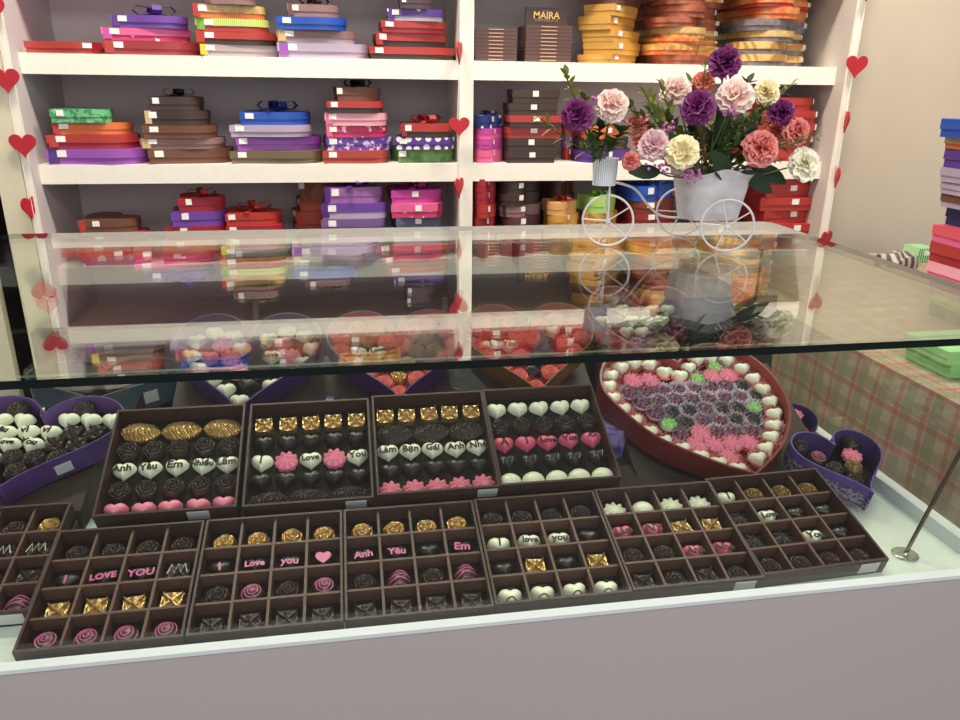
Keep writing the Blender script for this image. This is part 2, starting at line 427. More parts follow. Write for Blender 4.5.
def stack(shelf, desc, boxes, front=None, shape='heart', rot=R(225), dmax=.27, Y=None, z0=None, group=None, name='heart_gift_box', lab=.3, bname='heart gift box', gap=0.0):
    """boxes listed bottom to top as (x0px, x1px, ybottom, ytop, colour word, lid, tag, base, bow)"""
    z = SHZ[shelf] if z0 is None else z0; Yf = (front if front is not None else CY-.005)
    n = len(boxes)
    for i, b in enumerate(boxes):
        x0, x1, yb, yt, word, lidm, tagm, basem, bowm = b
        pc = (x0+x1)/2
        X0, X1 = at(x0, (yb+yt)/2, Yf+.03).x, at(x1, (yb+yt)/2, Yf+.03).x
        h = at(pc, yt, Yf).z-at(pc, yb, Yf).z
        where = 'bottom' if i == 0 else ('top' if i == n-1 else ORD[i]+' from bottom')
        if n == 1: lb = f'{word} {bname}, {desc}'
        else: lb = f'{word} {bname}, {where} of {desc}'
        gift_box(X0, X1, Yf+random.uniform(0, .012), dmax, z, h, lidm, basem, tagm, bowm, shape, rot+random.uniform(-.12, .12)*(shape == 'heart'), lb, 'gift box', group, lab=lab+random.uniform(-.02, .02), name=name)
        z += h
RTL = R(-42)     # tip towards front left
A1 = 'gift boxes on the upper left shelf'; A2 = 'gift boxes on the second left shelf'; A3 = 'gift boxes on the third left shelf'
B1 = 'gift boxes on the upper right shelf'; B2 = 'gift boxes on the second right shelf'; B3 = 'gift boxes on the third right shelf'
stack(1, 'alone at left end of upper left shelf', [(28, 102, 53, 41, 'flat red', C_RED, C_CRIM, None, None)], rot=RTL, group=A1, lab=.82)
bm = None
stack(1, 'stack with purple ribbon, upper left shelf', [(105, 198, 56, 42, 'burgundy', mat((160, 44, 50), .45), T_RED, None, None), (104, 187, 42, 29, 'pink', C_PINK, C_MAG, P_PFLOR, None), (113, 186, 29, 16, 'purple', C_PURP, T_DP, None, C_DPUR)], rot=RTL, group=A1, lab=.17)
stack(1, 'third stack from left, upper left shelf', [(200, 277, 59, 47, 'grey lilac', C_GLIL, T_YEL, None, None), (196, 277, 47, 34, 'red', C_RED, T_RED, C_DBR, None), (197, 268, 34, 21, 'lime striped', P_LIME, T_GRN, C_RED, None), (193, 265, 21, 7, 'tan', P_TAN, T_RED, C_ORNG, None), (206, 256, 7, -8, 'brown', C_MAUVE, C_BROWN, None, C_DBR)], rot=RTL, group=A1, lab=.16)
stack(1, 'fourth stack from left, upper left shelf', [(278, 369, 60, 45, 'pale lilac', C_LIL, C_VIOL, None, None), (277, 356, 45, 32, 'mauve brown', C_MAUVE, T_TAN, C_GLIL, None), (277, 347, 32, 19, 'bright blue', C_BLUE, None, None, None), (288, 339, 19, 6, 'small brown', C_MAUVE, C_BROWN, None, C_DBR)], rot=RTL, group=A1, lab=.16)
stack(1, 'stack beside centre post, upper left shelf', [(369, 458, 61, 48, 'wide red', C_RED, None, C_DBR, None), (374, 449, 48, 34, 'red', C_RED, T_RED, C_DBR, None), (380, 448, 34, 22, 'smaller red', C_RED, None, C_CRIM, None), (387, 445, 22, 10, 'purple dotted', P_POLKA, T_DP, C_LIL, None), (399, 433, 10, -3, 'dark plum', mat((76, 52, 66), .5), None, None, None), (399, 430, -3, -16, 'small dark plum', mat((76, 52, 66), .5), None, None, None)], rot=RTL, group=A1, lab=.12)
stack(1, 'tall orange and gold stack, upper right shelf', [
    (654, 742, 66, 56, 'brown red', P_REDBR, None, None, None), (653, 738, 56, 45, 'orange gold', P_GOLD, None, P_RGOLD, None), (655, 738, 45, 39, 'slim red orange', P_RGOLD, None, None, None), (656, 738, 39, 28, 'pale gold', P_TAN, None, P_GOLD, None),
    (656, 736, 28, 18, 'rust brown', P_REDBR, None, None, None), (658, 736, 18, 5, 'copper brown', P_REDBR, None, None, None), (662, 742, 5, -9, 'antique gold', P_GOLD, None, P_REDBR, None), (664, 740, -9, -20, 'red gold', P_RGOLD, None, None, None), (664, 735, -20, -31, 'rust', P_REDBR, None, None, None)],
    group=B1, lab=.93, rot=R(225), bname='patterned gift box', name='heart_gift_box')
stack(1, 'tall stack at right end, upper right shelf', [
    (744, 824, 67, 55, 'dull gold', P_GOLD2, None, P_GREY, None), (743, 827, 55, 42, 'ornate gold', P_GOLD2, None, P_GREY, None), (746, 827, 42, 31, 'cream gold', P_TAN, None, P_GREY, None), (747, 830, 31, 19, 'grey', P_GREY, None, None, None),
    (750, 833, 19, 7, 'orange gold', P_RGOLD, None, None, None), (753, 832, 7, -2, 'red banded', P_RGOLD, None, C_RED, None), (754, 832, -2, -12, 'bright orange', P_RGOLD, None, None, None), (756, 830, -12, -24, 'golden', P_GOLD, None, None, None)],
    group=B1, lab=.93, rot=R(225), bname='ornate gift box')
stack(1, 'mustard stack, upper right shelf', [
    (582, 647, 65, 56, 'mustard', C_MUST, None, None, None), (588, 652, 56, 43, 'mustard', C_MUST, None, None, None), (587, 651, 43, 31, 'mustard', C_MUST, None, None, None), (583, 646, 31, 17, 'mustard', C_MUST, None, None, None), (588, 648, 17, 5, 'mustard', C_MUST, None, None, None), (592, 652, 5, -8, 'brown lidded', mat((98, 62, 52), .5), None, None, None), (592, 650, -8, -20, 'mustard', C_MUST, None, None, None)],
    shape='rect', group=B1, lab=.5, dmax=.2, bname='rectangular gift box', name='gift_box')
# second shelf
stack(2, 'stack with green top, second left shelf', [(49, 145, 163, 147, 'violet', C_VIOL, T_DP, None, None), (50, 136, 147, 133, 'red', C_RED, T_RED, C_CRIM, None), (53, 128, 133, 121, 'orange', C_ORNG, T_RED, None, None), (53, 110, 121, 107, 'mottled green', C_GREEN, None, None, None)], rot=RTL, group=A2, lab=.17)
stack(2, 'all brown stack, second left shelf', [(145, 231, 164, 149, 'rusty brown', C_BROWN, None, None, None), (142, 223, 149, 138, 'greyish brown', C_MAUVE, T_TAN, None, None), (145, 216, 138, 125, 'reddish brown', C_BROWN, None, None, None), (145, 209, 125, 110, 'dark brown', C_DBR, T_TAN, None, None), (149, 202, 110, 96, 'smallest dark brown', C_DBR, None, None, mat((26, 22, 22), .4))], rot=RTL, group=A2, lab=.16)
stack(2, 'stack with blue bow, second left shelf', [(231, 322, 165, 152, 'olive brown', C_OLIVE, None, None, None), (231, 321, 152, 138, 'violet', C_VIOL, None, None, None), (231, 312, 138, 126, 'pale lilac', C_LIL, None, None, None), (240, 310, 126, 113, 'bright blue', C_BLUE, None, None, C_NAVY)], rot=RTL, group=A2, lab=.13)
stack(2, 'tallest stack, second left shelf', [(323, 389, 165, 152, 'brick red', mat((176, 60, 50), .5), None, None, None), (322, 394, 152, 139, 'purple floral', P_FLOR, None, None, None), (325, 388, 139, 127, 'magenta print', P_PFLOR, C_PINK, None, None), (325, 388, 127, 114, 'light pink', C_LPINK, C_PINK, None, None), (327, 384, 114, 102, 'red', C_RED, None, C_DBR, None), (333, 381, 102, 88, 'small brown', C_BROWN, C_DBR, None, mat((26, 22, 22), .4))], rot=RTL, group=A2, lab=.14)
stack(2, 'short stack beside centre post, second left shelf', [(392, 456, 165, 151, 'green floral', P_GFLOR, None, None, None), (395, 456, 151, 139, 'purple dotted', P_POLKA, None, None, None), (400, 453, 139, 125, 'red', C_RED, C_CRIM, C_DBR, C_RED)], rot=RTL, group=A2, lab=.14)
stack(2, 'pink stack just right of centre post, second right shelf', [(474, 505, 164, 150, 'rose pink', C_PINK, None, None, None), (474, 505, 150, 140, 'magenta', C_MAG, None, None, None), (474, 505, 140, 129, 'fuchsia', C_MAG, None, C_PINK, None), (474, 504, 129, 116, 'navy dotted', P_NPOLKA, None, None, C_NAVY)], rot=R(225), group=B2, lab=.65)
stack(2, 'brown and red stack, second right shelf', [(506, 554, 164, 152, 'dark brown', C_DBR, None, None, None), (506, 554, 152, 139, 'dark chocolate', C_DBR, None, None, None), (506, 560, 139, 128, 'red', C_RED, None, None, None), (507, 560, 128, 116, 'red', C_RED, None, C_DBR, None), (507, 556, 116, 104, 'dark brown', C_DBR, None, None, None), (511, 558, 104, 90, 'smallest dark brown', C_DBR, None, None, None)], shape='rect', rot=0, group=B2, lab=.5, dmax=.14, bname='gift box', name='gift_box')
stack(2, 'striped stack behind brown boxes, second right shelf', [(562, 574, 164, 152, 'red', C_RED, None, None, None), (562, 574, 152, 140, 'lilac', C_VIOL, None, None, None), (562, 574, 140, 128, 'red', C_RED, None, None, None), (562, 573, 128, 116, 'red', C_RED, None, None, None)], rot=R(225), group=B2, lab=.5, dmax=.1, front=CY+.10)
stack(2, 'low stack behind small flower basket, second right shelf', [(578, 640, 164, 152, 'purple', C_DPUR, None, None, None), (580, 638, 152, 140, 'dark', C_DBR, None, None, None), (584, 634, 140, 128, 'orange red', C_ORNG, None, None, None)], rot=R(225), group=B2, lab=.5)
RS = [(754, 820, 164-13*i, 151-13*i, 'red', C_RED, None, None, None) for i in range(5)]
stack(2, 'red stack at right end, second right shelf', RS, rot=R(-40), group=B2, lab=.93)
# third shelf
stack(3, 'low stack, left end of third left shelf', [(84, 150, 266, 256, 'magenta print', P_PFLOR, None, None, None), (80, 150, 256, 245, 'orange red', C_ORNG, C_RED, None, None), (82, 148, 245, 233, 'crimson', C_CRIM, None, None, None), (80, 138, 233, 220, 'reddish brown', C_BROWN, C_RED, None, None)], rot=RTL, group=A3, lab=.3)
stack(3, 'stack with small red bow, third left shelf', [(160, 222, 267, 256, 'rose', mat((200, 70, 110), .5), None, None, None), (164, 224, 256, 244, 'orange red', C_ORNG, None, None, None), (168, 226, 244, 230, 'dark red', C_CRIM, None, None, None), (169, 226, 230, 215, 'purple', C_PURP, T_DP, None, None), (176, 224, 215, 201, 'red', C_CRIM, C_RED, None, C_RED)], rot=RTL, group=A3, lab=.3)
stack(3, 'red stack with wide red bow, third left shelf', [(232, 286, 268, 255, 'green', P_GFLOR, None, None, None), (230, 286, 255, 243, 'red', C_RED, T_YEL, None, None), (228, 284, 243, 231, 'crimson', C_CRIM, None, None, None), (224, 282, 231, 219, 'bright red', C_RED, None, None, C_RED)], rot=RTL, group=A3, lab=.14)
stack(3, 'rust stack behind purple bow box, third left shelf', [(293, 350, 262, 248, 'rust', C_BROWN, None, None, None), (293, 350, 248, 234, 'dark rust', mat((150, 50, 30), .5), None, None, None), (292, 350, 234, 221, 'rust red', mat((170, 56, 36), .5), None, None, None), (296, 350, 221, 209, 'orange brown', mat((170, 70, 40), .5), None, None, None), (300, 348, 209, 186, 'deep orange brown', patt('noise', (150, 80, 40), (120, 56, 34), 30), None, None, None)], rot=RTL, group=A3, lab=.05, front=CY+.12, dmax=.14)
stack(3, 'purple stack with purple bow, third left shelf', [(322, 384, 270, 256, 'lilac', C_LIL, None, None, None), (322, 384, 256, 242, 'violet', C_VIOL, None, None, None), (322, 386, 242, 228, 'dusky purple', mat((120, 86, 150), .5), None, None, None), (322, 388, 228, 213, 'purple', C_PURP, T_DP, C_LIL, None), (324, 383, 213, 197, 'orchid', mat((160, 96, 170), .5), T_DP, None, C_DPUR)], rot=RTL, group=A3, lab=.18, dmax=.12, front=CY-.015)
stack(3, 'pink stack beside centre post, third left shelf', [(393, 443, 270, 256, 'rose', C_PINK, None, None, None), (393, 443, 256, 242, 'lilac', C_LIL, None, None, None), (392, 443, 242, 229, 'blue grey', mat((90, 100, 130), .5), None, None, None), (391, 443, 229, 215, 'hot pink', C_PINK, C_CRIM, P_PFLOR, None), (389, 443, 215, 202, 'magenta', C_MAG, None, None, C_MAG)], rot=RTL, group=A3, lab=.5)
stack(3, 'crimson stack right of centre post, third right shelf', [(474, 496, 268, 255, 'crimson', C_CRIM, None, None, None), (474, 496, 255, 242, 'dark crimson', C_CRIM, None, None, None), (474, 496, 242, 229, 'crimson', C_CRIM, None, None, None), (474, 497, 229, 216, 'bright crimson', C_RED, None, None, None), (474, 497, 216, 203, 'wine', C_CRIM, None, None, None), (474, 497, 203, 190, 'dark wine', C_CRIM, None, None, None)], rot=R(225), group=B3, lab=.6, dmax=.12)
stack(3, 'dark stack with brown bow, third right shelf', [(500, 545, 268, 255, 'wine', C_CRIM, None, None, None), (500, 545, 255, 242, 'deep red', C_CRIM, None, None, None), (500, 545, 242, 229, 'plum', mat((90, 50, 56), .5), None, None, None), (500, 545, 229, 218, 'dull mauve', C_MAUVE, C_DBR, None, None), (499, 543, 218, 206, 'dark brown', C_DBR, None, None, None), (499, 543, 206, 194, 'dark chocolate', C_DBR, None, None, C_DBR)], rot=R(225), group=B3, lab=.48, dmax=.15)
stack(3, 'brown stack in the back, third right shelf', [(545, 577, 262, 245, 'brown', C_BROWN, None, None, None), (545, 577, 245, 228, 'brown', C_BROWN, None, None, None), (545, 577, 228, 212, 'dark brown', C_BROWN, None, None, None), (545, 577, 212, 184, 'tall brown', C_BROWN, None, None, None)], rot=R(225), group=B3, lab=.5, front=CY+.15, dmax=.14)
stack(3, 'tan stack with red ribbon, third right shelf', [(549, 582, 264, 250, 'ochre', C_MUST, None, None, None), (549, 582, 250, 236, 'golden', C_MUST, None, None, None), (548, 581, 236, 224, 'amber', C_MUST, None, None, None), (547, 580, 224, 211, 'tan orange', mat((222, 160, 90), .5), None, None, C_RED)], rot=R(225), group=B3, lab=.6, dmax=.12)
stack(3, 'lime stack with green bow, third right shelf', [(585, 622, 263, 250, 'ochre', C_MUST, None, None, None), (585, 622, 250, 236, 'golden', C_MUST, None, None, None), (585, 621, 236, 222, 'amber', P_GOLD, None, None, None), (584, 620, 222, 206, 'lime green', mat((160, 210, 90), .5), None, None, mat((110, 190, 30), .45))], rot=R(225), group=B3, lab=.6, dmax=.2)
stack(3, 'blue topped stack behind tricycle, third right shelf', [(628, 684, 262, 248, 'ochre', C_MUST, None, None, None), (628, 684, 248, 234, 'red', C_RED, None, None, None), (628, 684, 234, 222, 'dark red', mat((150, 40, 30), .5), None, None, None), (628, 684, 222, 210, 'brown red', mat((130, 50, 34), .5), None, None, None), (628, 682, 210, 195, 'blue', C_BLUE, None, None, mat((60, 130, 220), .4))], rot=R(225), group=B3, lab=.35, dmax=.2)
stack(3, 'purple topped stack, third right shelf', [(700, 745, 262, 248, 'gold', P_GOLD, None, None, None), (700, 745, 248, 236, 'brown', C_BROWN, None, None, None), (700, 745, 236, 225, 'ochre', C_MUST, None, None, None), (702, 748, 225, 212, 'violet', mat((150, 70, 210), .45), None, None, None)], rot=R(225), group=B3, lab=.35, dmax=.2)
RS = [(756, 820, 259-13*i, 246-13*i, 'red', C_RED, None, None, None) for i in range(6)]
stack(3, 'red stack at right end, third right shelf', RS, rot=R(-40), group=B3, lab=.55)
# shelf above, seen mirrored in the glass
A0 = 'gift boxes on the shelf above the picture'
def up(desc, x0, x1, items):
    z0 = SHZ[0]; k = 0; bs = []
    for (word, lm, tm) in items:
        bs.append((x0+k*3, x1-k*4, -35-14*k, -49-14*k, word, lm, tm, None, None)); k += 1
    stack(0, desc, bs, rot=RTL, group=A0, lab=.3)
up('left end stack mirrored in the glass top', 20, 110, [('pale lilac', C_LIL, C_VIOL), ('brown', C_BROWN, T_YEL), ('red', C_RED, T_RED), ('dark', C_DBR, None)])
up('second stack mirrored in the glass top', 120, 215, [('lilac', C_LIL, None), ('orange', C_ORNG, C_RED), ('blue', C_BLUE, None), ('rose', C_LPINK, C_RED), ('red', C_RED, None)])
up('third stack mirrored in the glass top', 225, 300, [('brown', C_BROWN, T_TAN), ('copper', P_REDBR, None), ('dark', C_DBR, None)])
up('fourth stack mirrored in the glass top', 310, 400, [('rust', P_REDBR, None), ('brown', C_BROWN, None), ('gold', P_GOLD, None)])
up('red stack mirrored beside the centre post', 480, 560, [('red', C_RED, None), ('scarlet', C_RED, None), ('crimson', C_CRIM, None)])
up('second red stack mirrored in the glass top', 568, 640, [('red', C_RED, None), ('scarlet', C_RED, None), ('crimson', C_CRIM, None)])

# chocolate bars
BAR = mat((88, 58, 54), .45); BARS = mat((196, 150, 120), .5)
def bar(x0, x1, z, h, label, stand=False):
    Yb = CY+.02
    g = thing('chocolate_bar', label, 'chocolate bar', Matrix.Translation(((x0+x1)/2, Yb+.06, z)), 'flat brown chocolate bars on the upper right shelf')
    w = (x1-x0)/2
    bm = bmesh.new(); bx(bm, -w, w, -.06, .06, 0, h*.94); link('wrapper', mesh_of(bm, BAR, False, .0012), g)
    link('side_stripe', box_mesh(-w*.35, w*.35, -.0612, -.059, h*.35, h*.62, BARS), g)
z = SHZ[1]; X0, X1 = at(476, 50, CY).x, at(518, 50, CY).x
for i in range(9):
    bar(X0, X1, z, .0102, f'slim brown chocolate bar, {ORD[i]} in the shorter pile beside the post'); z += .0102
z = SHZ[1]; X0, X1 = at(527, 50, CY).x, at(573, 50, CY).x
for i in range(10):
    bar(X0, X1, z, .0102, f'slim brown chocolate bar, {ORD[i]} in the pile under the upright bar'); z += .0102
X0, X1 = at(529, 20, CY).x, at(571, 20, CY).x; hh = at(550, 7, CY+.03).z-z
g = thing('chocolate_bar', 'brown chocolate bar with gold lettering standing upright on a pile', 'chocolate bar', Matrix.Translation(((X0+X1)/2, CY+.045, z)))
bm = bmesh.new(); bx(bm, -(X1-X0)/2, (X1-X0)/2, 0, .011, 0, hh); link('wrapper', mesh_of(bm, mat((62, 38, 38), .4), False, .0015), g)
GL = mat((226, 178, 84), .35, .3)
RX = Matrix.Rotation(R(90), 4, 'X')
link('lettering', text_mesh('MAIRA', .027, GL, .0002, .0004), g, Matrix.Translation((0, -.0006, hh*.55)) @ RX)
link('lettering', text_mesh('C H O C O L A T E', .0085, mat((200, 150, 100), .4), .0002), g, Matrix.Translation((0, -.0006, hh*.28)) @ RX)
link('emblem', text_mesh('~~~', .012, mat((150, 130, 120), .4), .0002), g, Matrix.Translation((0, -.0006, hh*.83)) @ RX)

# ---------------------------------------------------------------- chocolates
CH = .0105
def m_rose(m, r=.0108):
    bm = bmesh.new()
    def h(s, t):
        sp = s*3.1 - t/(2*pi)*1.0
        ridge = abs(sin(pi*sp))
        pet = .5+.5*abs(sin(1.5*t+s*4))
        return CH*(sqrt(max(0, 1-(s*.93)**2.6))*.72+.30*ridge*(.55+.45*pet)*(1 if s < .97 else .3))
    polar(bm, lambda t: (r*(1+.04*cos(5*t))*cos(t), r*(1+.04*cos(5*t))*sin(t)), h, 18, 40)
    return mesh_of(bm, m)
def m_heart(m, s=.0115, h=.0105, bump=0):
    bm = bmesh.new()
    def H(q, t): return h*(max(0, 1-q**3.2))**.55*.86+h*.12
    polar(bm, lambda t: ((heart(-t)[0]*.8+sin(-t)*.2)*s, (heart(-t)[1]*.72+cos(t)*.2)*s*.98), H, 9, 44)
    return mesh_of(bm, m)
def m_leaf(m, L=.0205, W=.0122):
    bm = bmesh.new(); n, k = 64, 14; V = {}; B = {}
    for i in range(n+1):
        x = -1+2*i/n; w = W*max(.02, (1-abs(x)**2.4))**.72*(1+.18*(-x)*.6)
        for j in range(k+1):
            v = -1+2*j/k; y = w*v
            z = .0034+.0036*(1-v*v)*(1-x*x)**.5+.0013*sin((x*L-abs(y)*.75)*2*pi/.0036)*(abs(v) > .1)*(1-abs(x)**6)+(.0012 if abs(v) < .1 else 0)
            V[i, j] = bm.verts.new((x*L, y*(1+.05*(abs(v) == 1)*sin(x*L*2*pi/.0036)), z))
    for i in range(n):
        for j in range(k): bm.faces.new((V[i, j], V[i+1, j], V[i+1, j+1], V[i, j+1]))
    ring = [V[i, 0] for i in range(n)]+[V[n, j] for j in range(k)]+[V[n-i, k] for i in range(n)]+[V[0, k-j] for j in range(k)]
    bot = [bm.verts.new((q.co.x, q.co.y, 0)) for q in ring]; N = len(ring)
    for q in range(N): bm.faces.new((ring[q], ring[(q+1) % N], bot[(q+1) % N], bot[q]))
    bm.faces.new(bot)
    return mesh_of(bm, m)
def m_gift(m, a=.0098):
    bm = bmesh.new(); n = 22; V = {}
    def h(u, v):
        z = .0052
        d = min(abs(u-v), abs(u+v))*.707; z += .0030*max(0, 1-(d/.10)**2)
        rr = sqrt(u*u+v*v); th = atan2(v, u)
        z += .0034*max(0, 1-abs(rr-.62)*4.5)*max(0, cos(2*th)**2-.25)
        z += .0016*max(0, 1-rr*5)
        e = max(abs(u), abs(v)); z += .0012*max(0, 1-abs(e-.88)*9)-.004*max(0, e-.94)*14
        return z
    for i in range(n+1):
        for j in range(n+1):
            u, v = -1+2*i/n, -1+2*j/n; f = 1-.09*(abs(sin(u*pi*2))*(abs(v) > .95)+abs(sin(v*pi*2))*(abs(u) > .95))-.10*(abs(u)*abs(v))**3
            V[i, j] = bm.verts.new((u*a*f, v*a*f, h(u, v)))
    for i in range(n):
        for j in range(n): bm.faces.new((V[i, j], V[i+1, j], V[i+1, j+1], V[i, j+1]))
    ring = [V[i, 0] for i in range(n)]+[V[n, j] for j in range(n)]+[V[n-i, n] for i in range(n)]+[V[0, n-j] for j in range(n)]
    bot = [bm.verts.new((v.co.x*1.04, v.co.y*1.04, 0)) for v in ring]; N = len(ring)
    for k in range(N): bm.faces.new((ring[k], ring[(k+1) % N], bot[(k+1) % N], bot[k]))
    bm.faces.new(bot)
    return mesh_of(bm, m)
def m_flower(m, r=.0118, n=9):
    bm = bmesh.new()
    def rad(t):
        q = r*(.86+.14*abs(cos(n*t/2))**.8*1.0); return (q*cos(t), q*sin(t))
    polar(bm, rad, lambda s, t: .009*(1-.45*s*s)+.0013*cos(n*t)*s-(.0012 if s < .25 else 0), 9, 72)
    return mesh_of(bm, m)
def m_dome(m, r=.0110, h=.011, ax=1.0, ay=1.0, rough=0):
    bm = bmesh.new(); rnd = random.Random(3)
    polar(bm, lambda t: (r*ax*cos(t), r*ay*sin(t)), lambda s, t: h*sqrt(max(0.02, 1-(s*.97)**2.2))+(rnd.uniform(-rough, rough)), 9, 32)
    return mesh_of(bm, m)
def m_spiral(m, r=.0098, h=.011, turns=3.2, w=.0005):
    bm = bmesh.new(); N = 60; pts = []
    for i in range(N+1):
        f = i/N; rr = r*(.1+.86*f); a = turns*2*pi*f; pts.append((rr*cos(a), rr*sin(a), h*sqrt(max(.02, 1-(rr/r*.9)**2.2))+.0003))
    tube(bm, pts, w, 5); return mesh_of(bm, m)
def m_stripes(m, r=.0104, h=.011, n=4, w=.0006, ang=.2):
    bm = bmesh.new()
    for k in range(n):
        y = (-.65+1.3*k/(n-1))*r; L = sqrt(r*r-y*y)*.96; pts = []
        for i in range(13):
            x = -L+2*L*i/12; s = min(1, sqrt(x*x+y*y)/r); pts.append((x, y+.12*x+.0012*cos(pi*x/r), h*sqrt(max(.02, 1-(s*.95)**2.2))+.0004))
        tube(bm, pts, w, 5)
    return mesh_of(bm, m)
def m_zig(m, r=.0085, z=.0108, n=7):
    bm = bmesh.new(); pts = []
    for k in range(n):
        x = -r+2*r*k/(n-1); pts.append((x, r*.6*(1 if k % 2 else -1), z+.0002))
    tube(bm, pts, .0006, 5); return mesh_of(bm, m)
SPECK = patt('noise', (190, 96, 150), (66, 40, 56), 420, lo=.42, hi=.5)
GREENC = patt('noise', (170, 224, 130), (110, 180, 90), 300, lo=.4, hi=.6)
RT_D = lambda m: m
TYPES = {
 'R': ('rose_chocolate', 'dark rose chocolate', m_rose(DARK), None), 'G': ('rose_chocolate', 'gold dusted rose chocolate', m_rose(GOLD), None),
 'g': ('rose_chocolate', 'dull gold rose chocolate', m_rose(GOLDD), None),
 'H': ('heart_chocolate', 'dark heart chocolate', m_heart(DARK2), None), 'W': ('heart_chocolate', 'white heart chocolate', m_heart(IVORY), None),
 'P': ('heart_chocolate', 'pink heart chocolate', m_heart(PINK), None), 'Q': ('heart_chocolate', 'bright pink heart chocolate', m_heart(HOTP), None),
 'L': ('leaf_chocolate', 'gold leaf chocolate', m_leaf(GOLD), None), 'l': ('leaf_chocolate', 'dark leaf chocolate', m_leaf(DARK), None),
 'X': ('parcel_chocolate', 'gold parcel chocolate', m_gift(GOLD), None), 'x': ('parcel_chocolate', 'dark parcel chocolate', m_gift(DARK), None),
 'F': ('flower_chocolate', 'pink flower chocolate', m_flower(PINK), None), 'f': ('flower_chocolate', 'white flower chocolate', m_flower(IVORY), None),
 'd': ('flower_chocolate', 'dark flower chocolate', m_flower(DARK2), None),
 'D': ('dome_chocolate', 'white dome chocolate', m_dome(IVORY, .0115, .0105, 1.05, .95), None),
 'T': ('swirl_chocolate', 'dark chocolate with pink swirl', m_dome(DARK), ('piping', m_spiral(PIPING))),
 'S': ('striped_chocolate', 'dark chocolate with pink stripes', m_dome(DARK), ('piping', m_stripes(PIPING))),
 's': ('striped_chocolate', 'dark chocolate with white zigzag', m_gift(DARK), ('piping', m_zig(WHITEP))),
 'V': ('heart_chocolate', 'striped white heart', m_heart(IVORY), ('piping', m_stripes(INK, .0075, .0122, 2, .0006))),
 'h': ('heart_chocolate', 'dark heart with white lines', m_heart(DARK2), ('piping', m_zig(mat((120, 130, 132), .4), .006, .0100, 6))),
 'k': ('truffle', 'purple speckled truffle', m_dome(SPECK, .0112, .010, rough=.0009), None), 'n': ('truffle', 'dark truffle', m_dome(DARK2, .0112, .010, rough=.0008), None),
 'c': ('flower_chocolate', 'coral flower chocolate', m_flower(mat((240, 120, 110), .4)), None), 'r': ('rose_chocolate', 'coral rose chocolate', m_rose(mat((238, 118, 112), .4)), None),
 'e': ('flower_chocolate', 'green flower chocolate', m_flower(GREENC), None), 'o': ('parcel_chocolate', 'orange parcel chocolate', m_gift(mat((230, 120, 60), .4)), None),
}
def choc(t, mw, label, txt=None, ink=None, group=None, cup=None, tsize=.0125):
    nm, base, me, extra = TYPES[t]
    kids = bool(extra or txt or cup)
    lab = label
    if not kids:
        o = link(nm, me); o.matrix_world = mw; return tag(o, lab, 'chocolate', group)
    g = thing(nm, lab, 'chocolate', mw, group)
    lift = Matrix.Translation((0, 0, .002)) @ Matrix.Scale(.88 if t in 'kne' else 1.06, 4) if cup else Matrix.Identity(4)
    link('body', me, g, lift)
    if extra: link(extra[0], extra[1], g, lift)
    if txt:
        sz = tsize*(1.0 if len(txt) <= 2 else (.86 if len(txt) == 3 else .74))
        key = (txt, ink.name)
        if key not in FONTC: FONTC[key] = text_mesh(txt, sz, ink, .00035, .0003)
        link('lettering', FONTC[key], g, lift @ Matrix.Translation((0, -.0012, .0104 if t != 'H' else .0106)))
    if cup: link('paper_cup', cup, g)
    return g
def cup_mesh(m, r=.0140):
    bm = bmesh.new(); n = 36; a = []; b = []
    for k in range(n):
        t = 2*pi*k/n; w = 1+.075*(-1)**k; a.append(bm.verts.new((r*.72*cos(t)*(1+.02*(-1)**k), r*.72*sin(t), .0004))); b.append(bm.verts.new((r*w*cos(t), r*w*sin(t), .0088+.0008*(-1)**k)))
    for k in range(n): bm.faces.new((a[k], a[(k+1) % n], b[(k+1) % n], b[k]))
    bm.faces.new(a); bmesh.ops.solidify(bm, geom=bm.faces[:], thickness=.0003)
    return mesh_of(bm, m, False)
CUP_PINK = cup_mesh(mat((250, 166, 172), .6)); CUP_LIL = cup_mesh(mat((228, 212, 226), .45)); CUP_CORAL = cup_mesh(mat((232, 110, 100), .6))

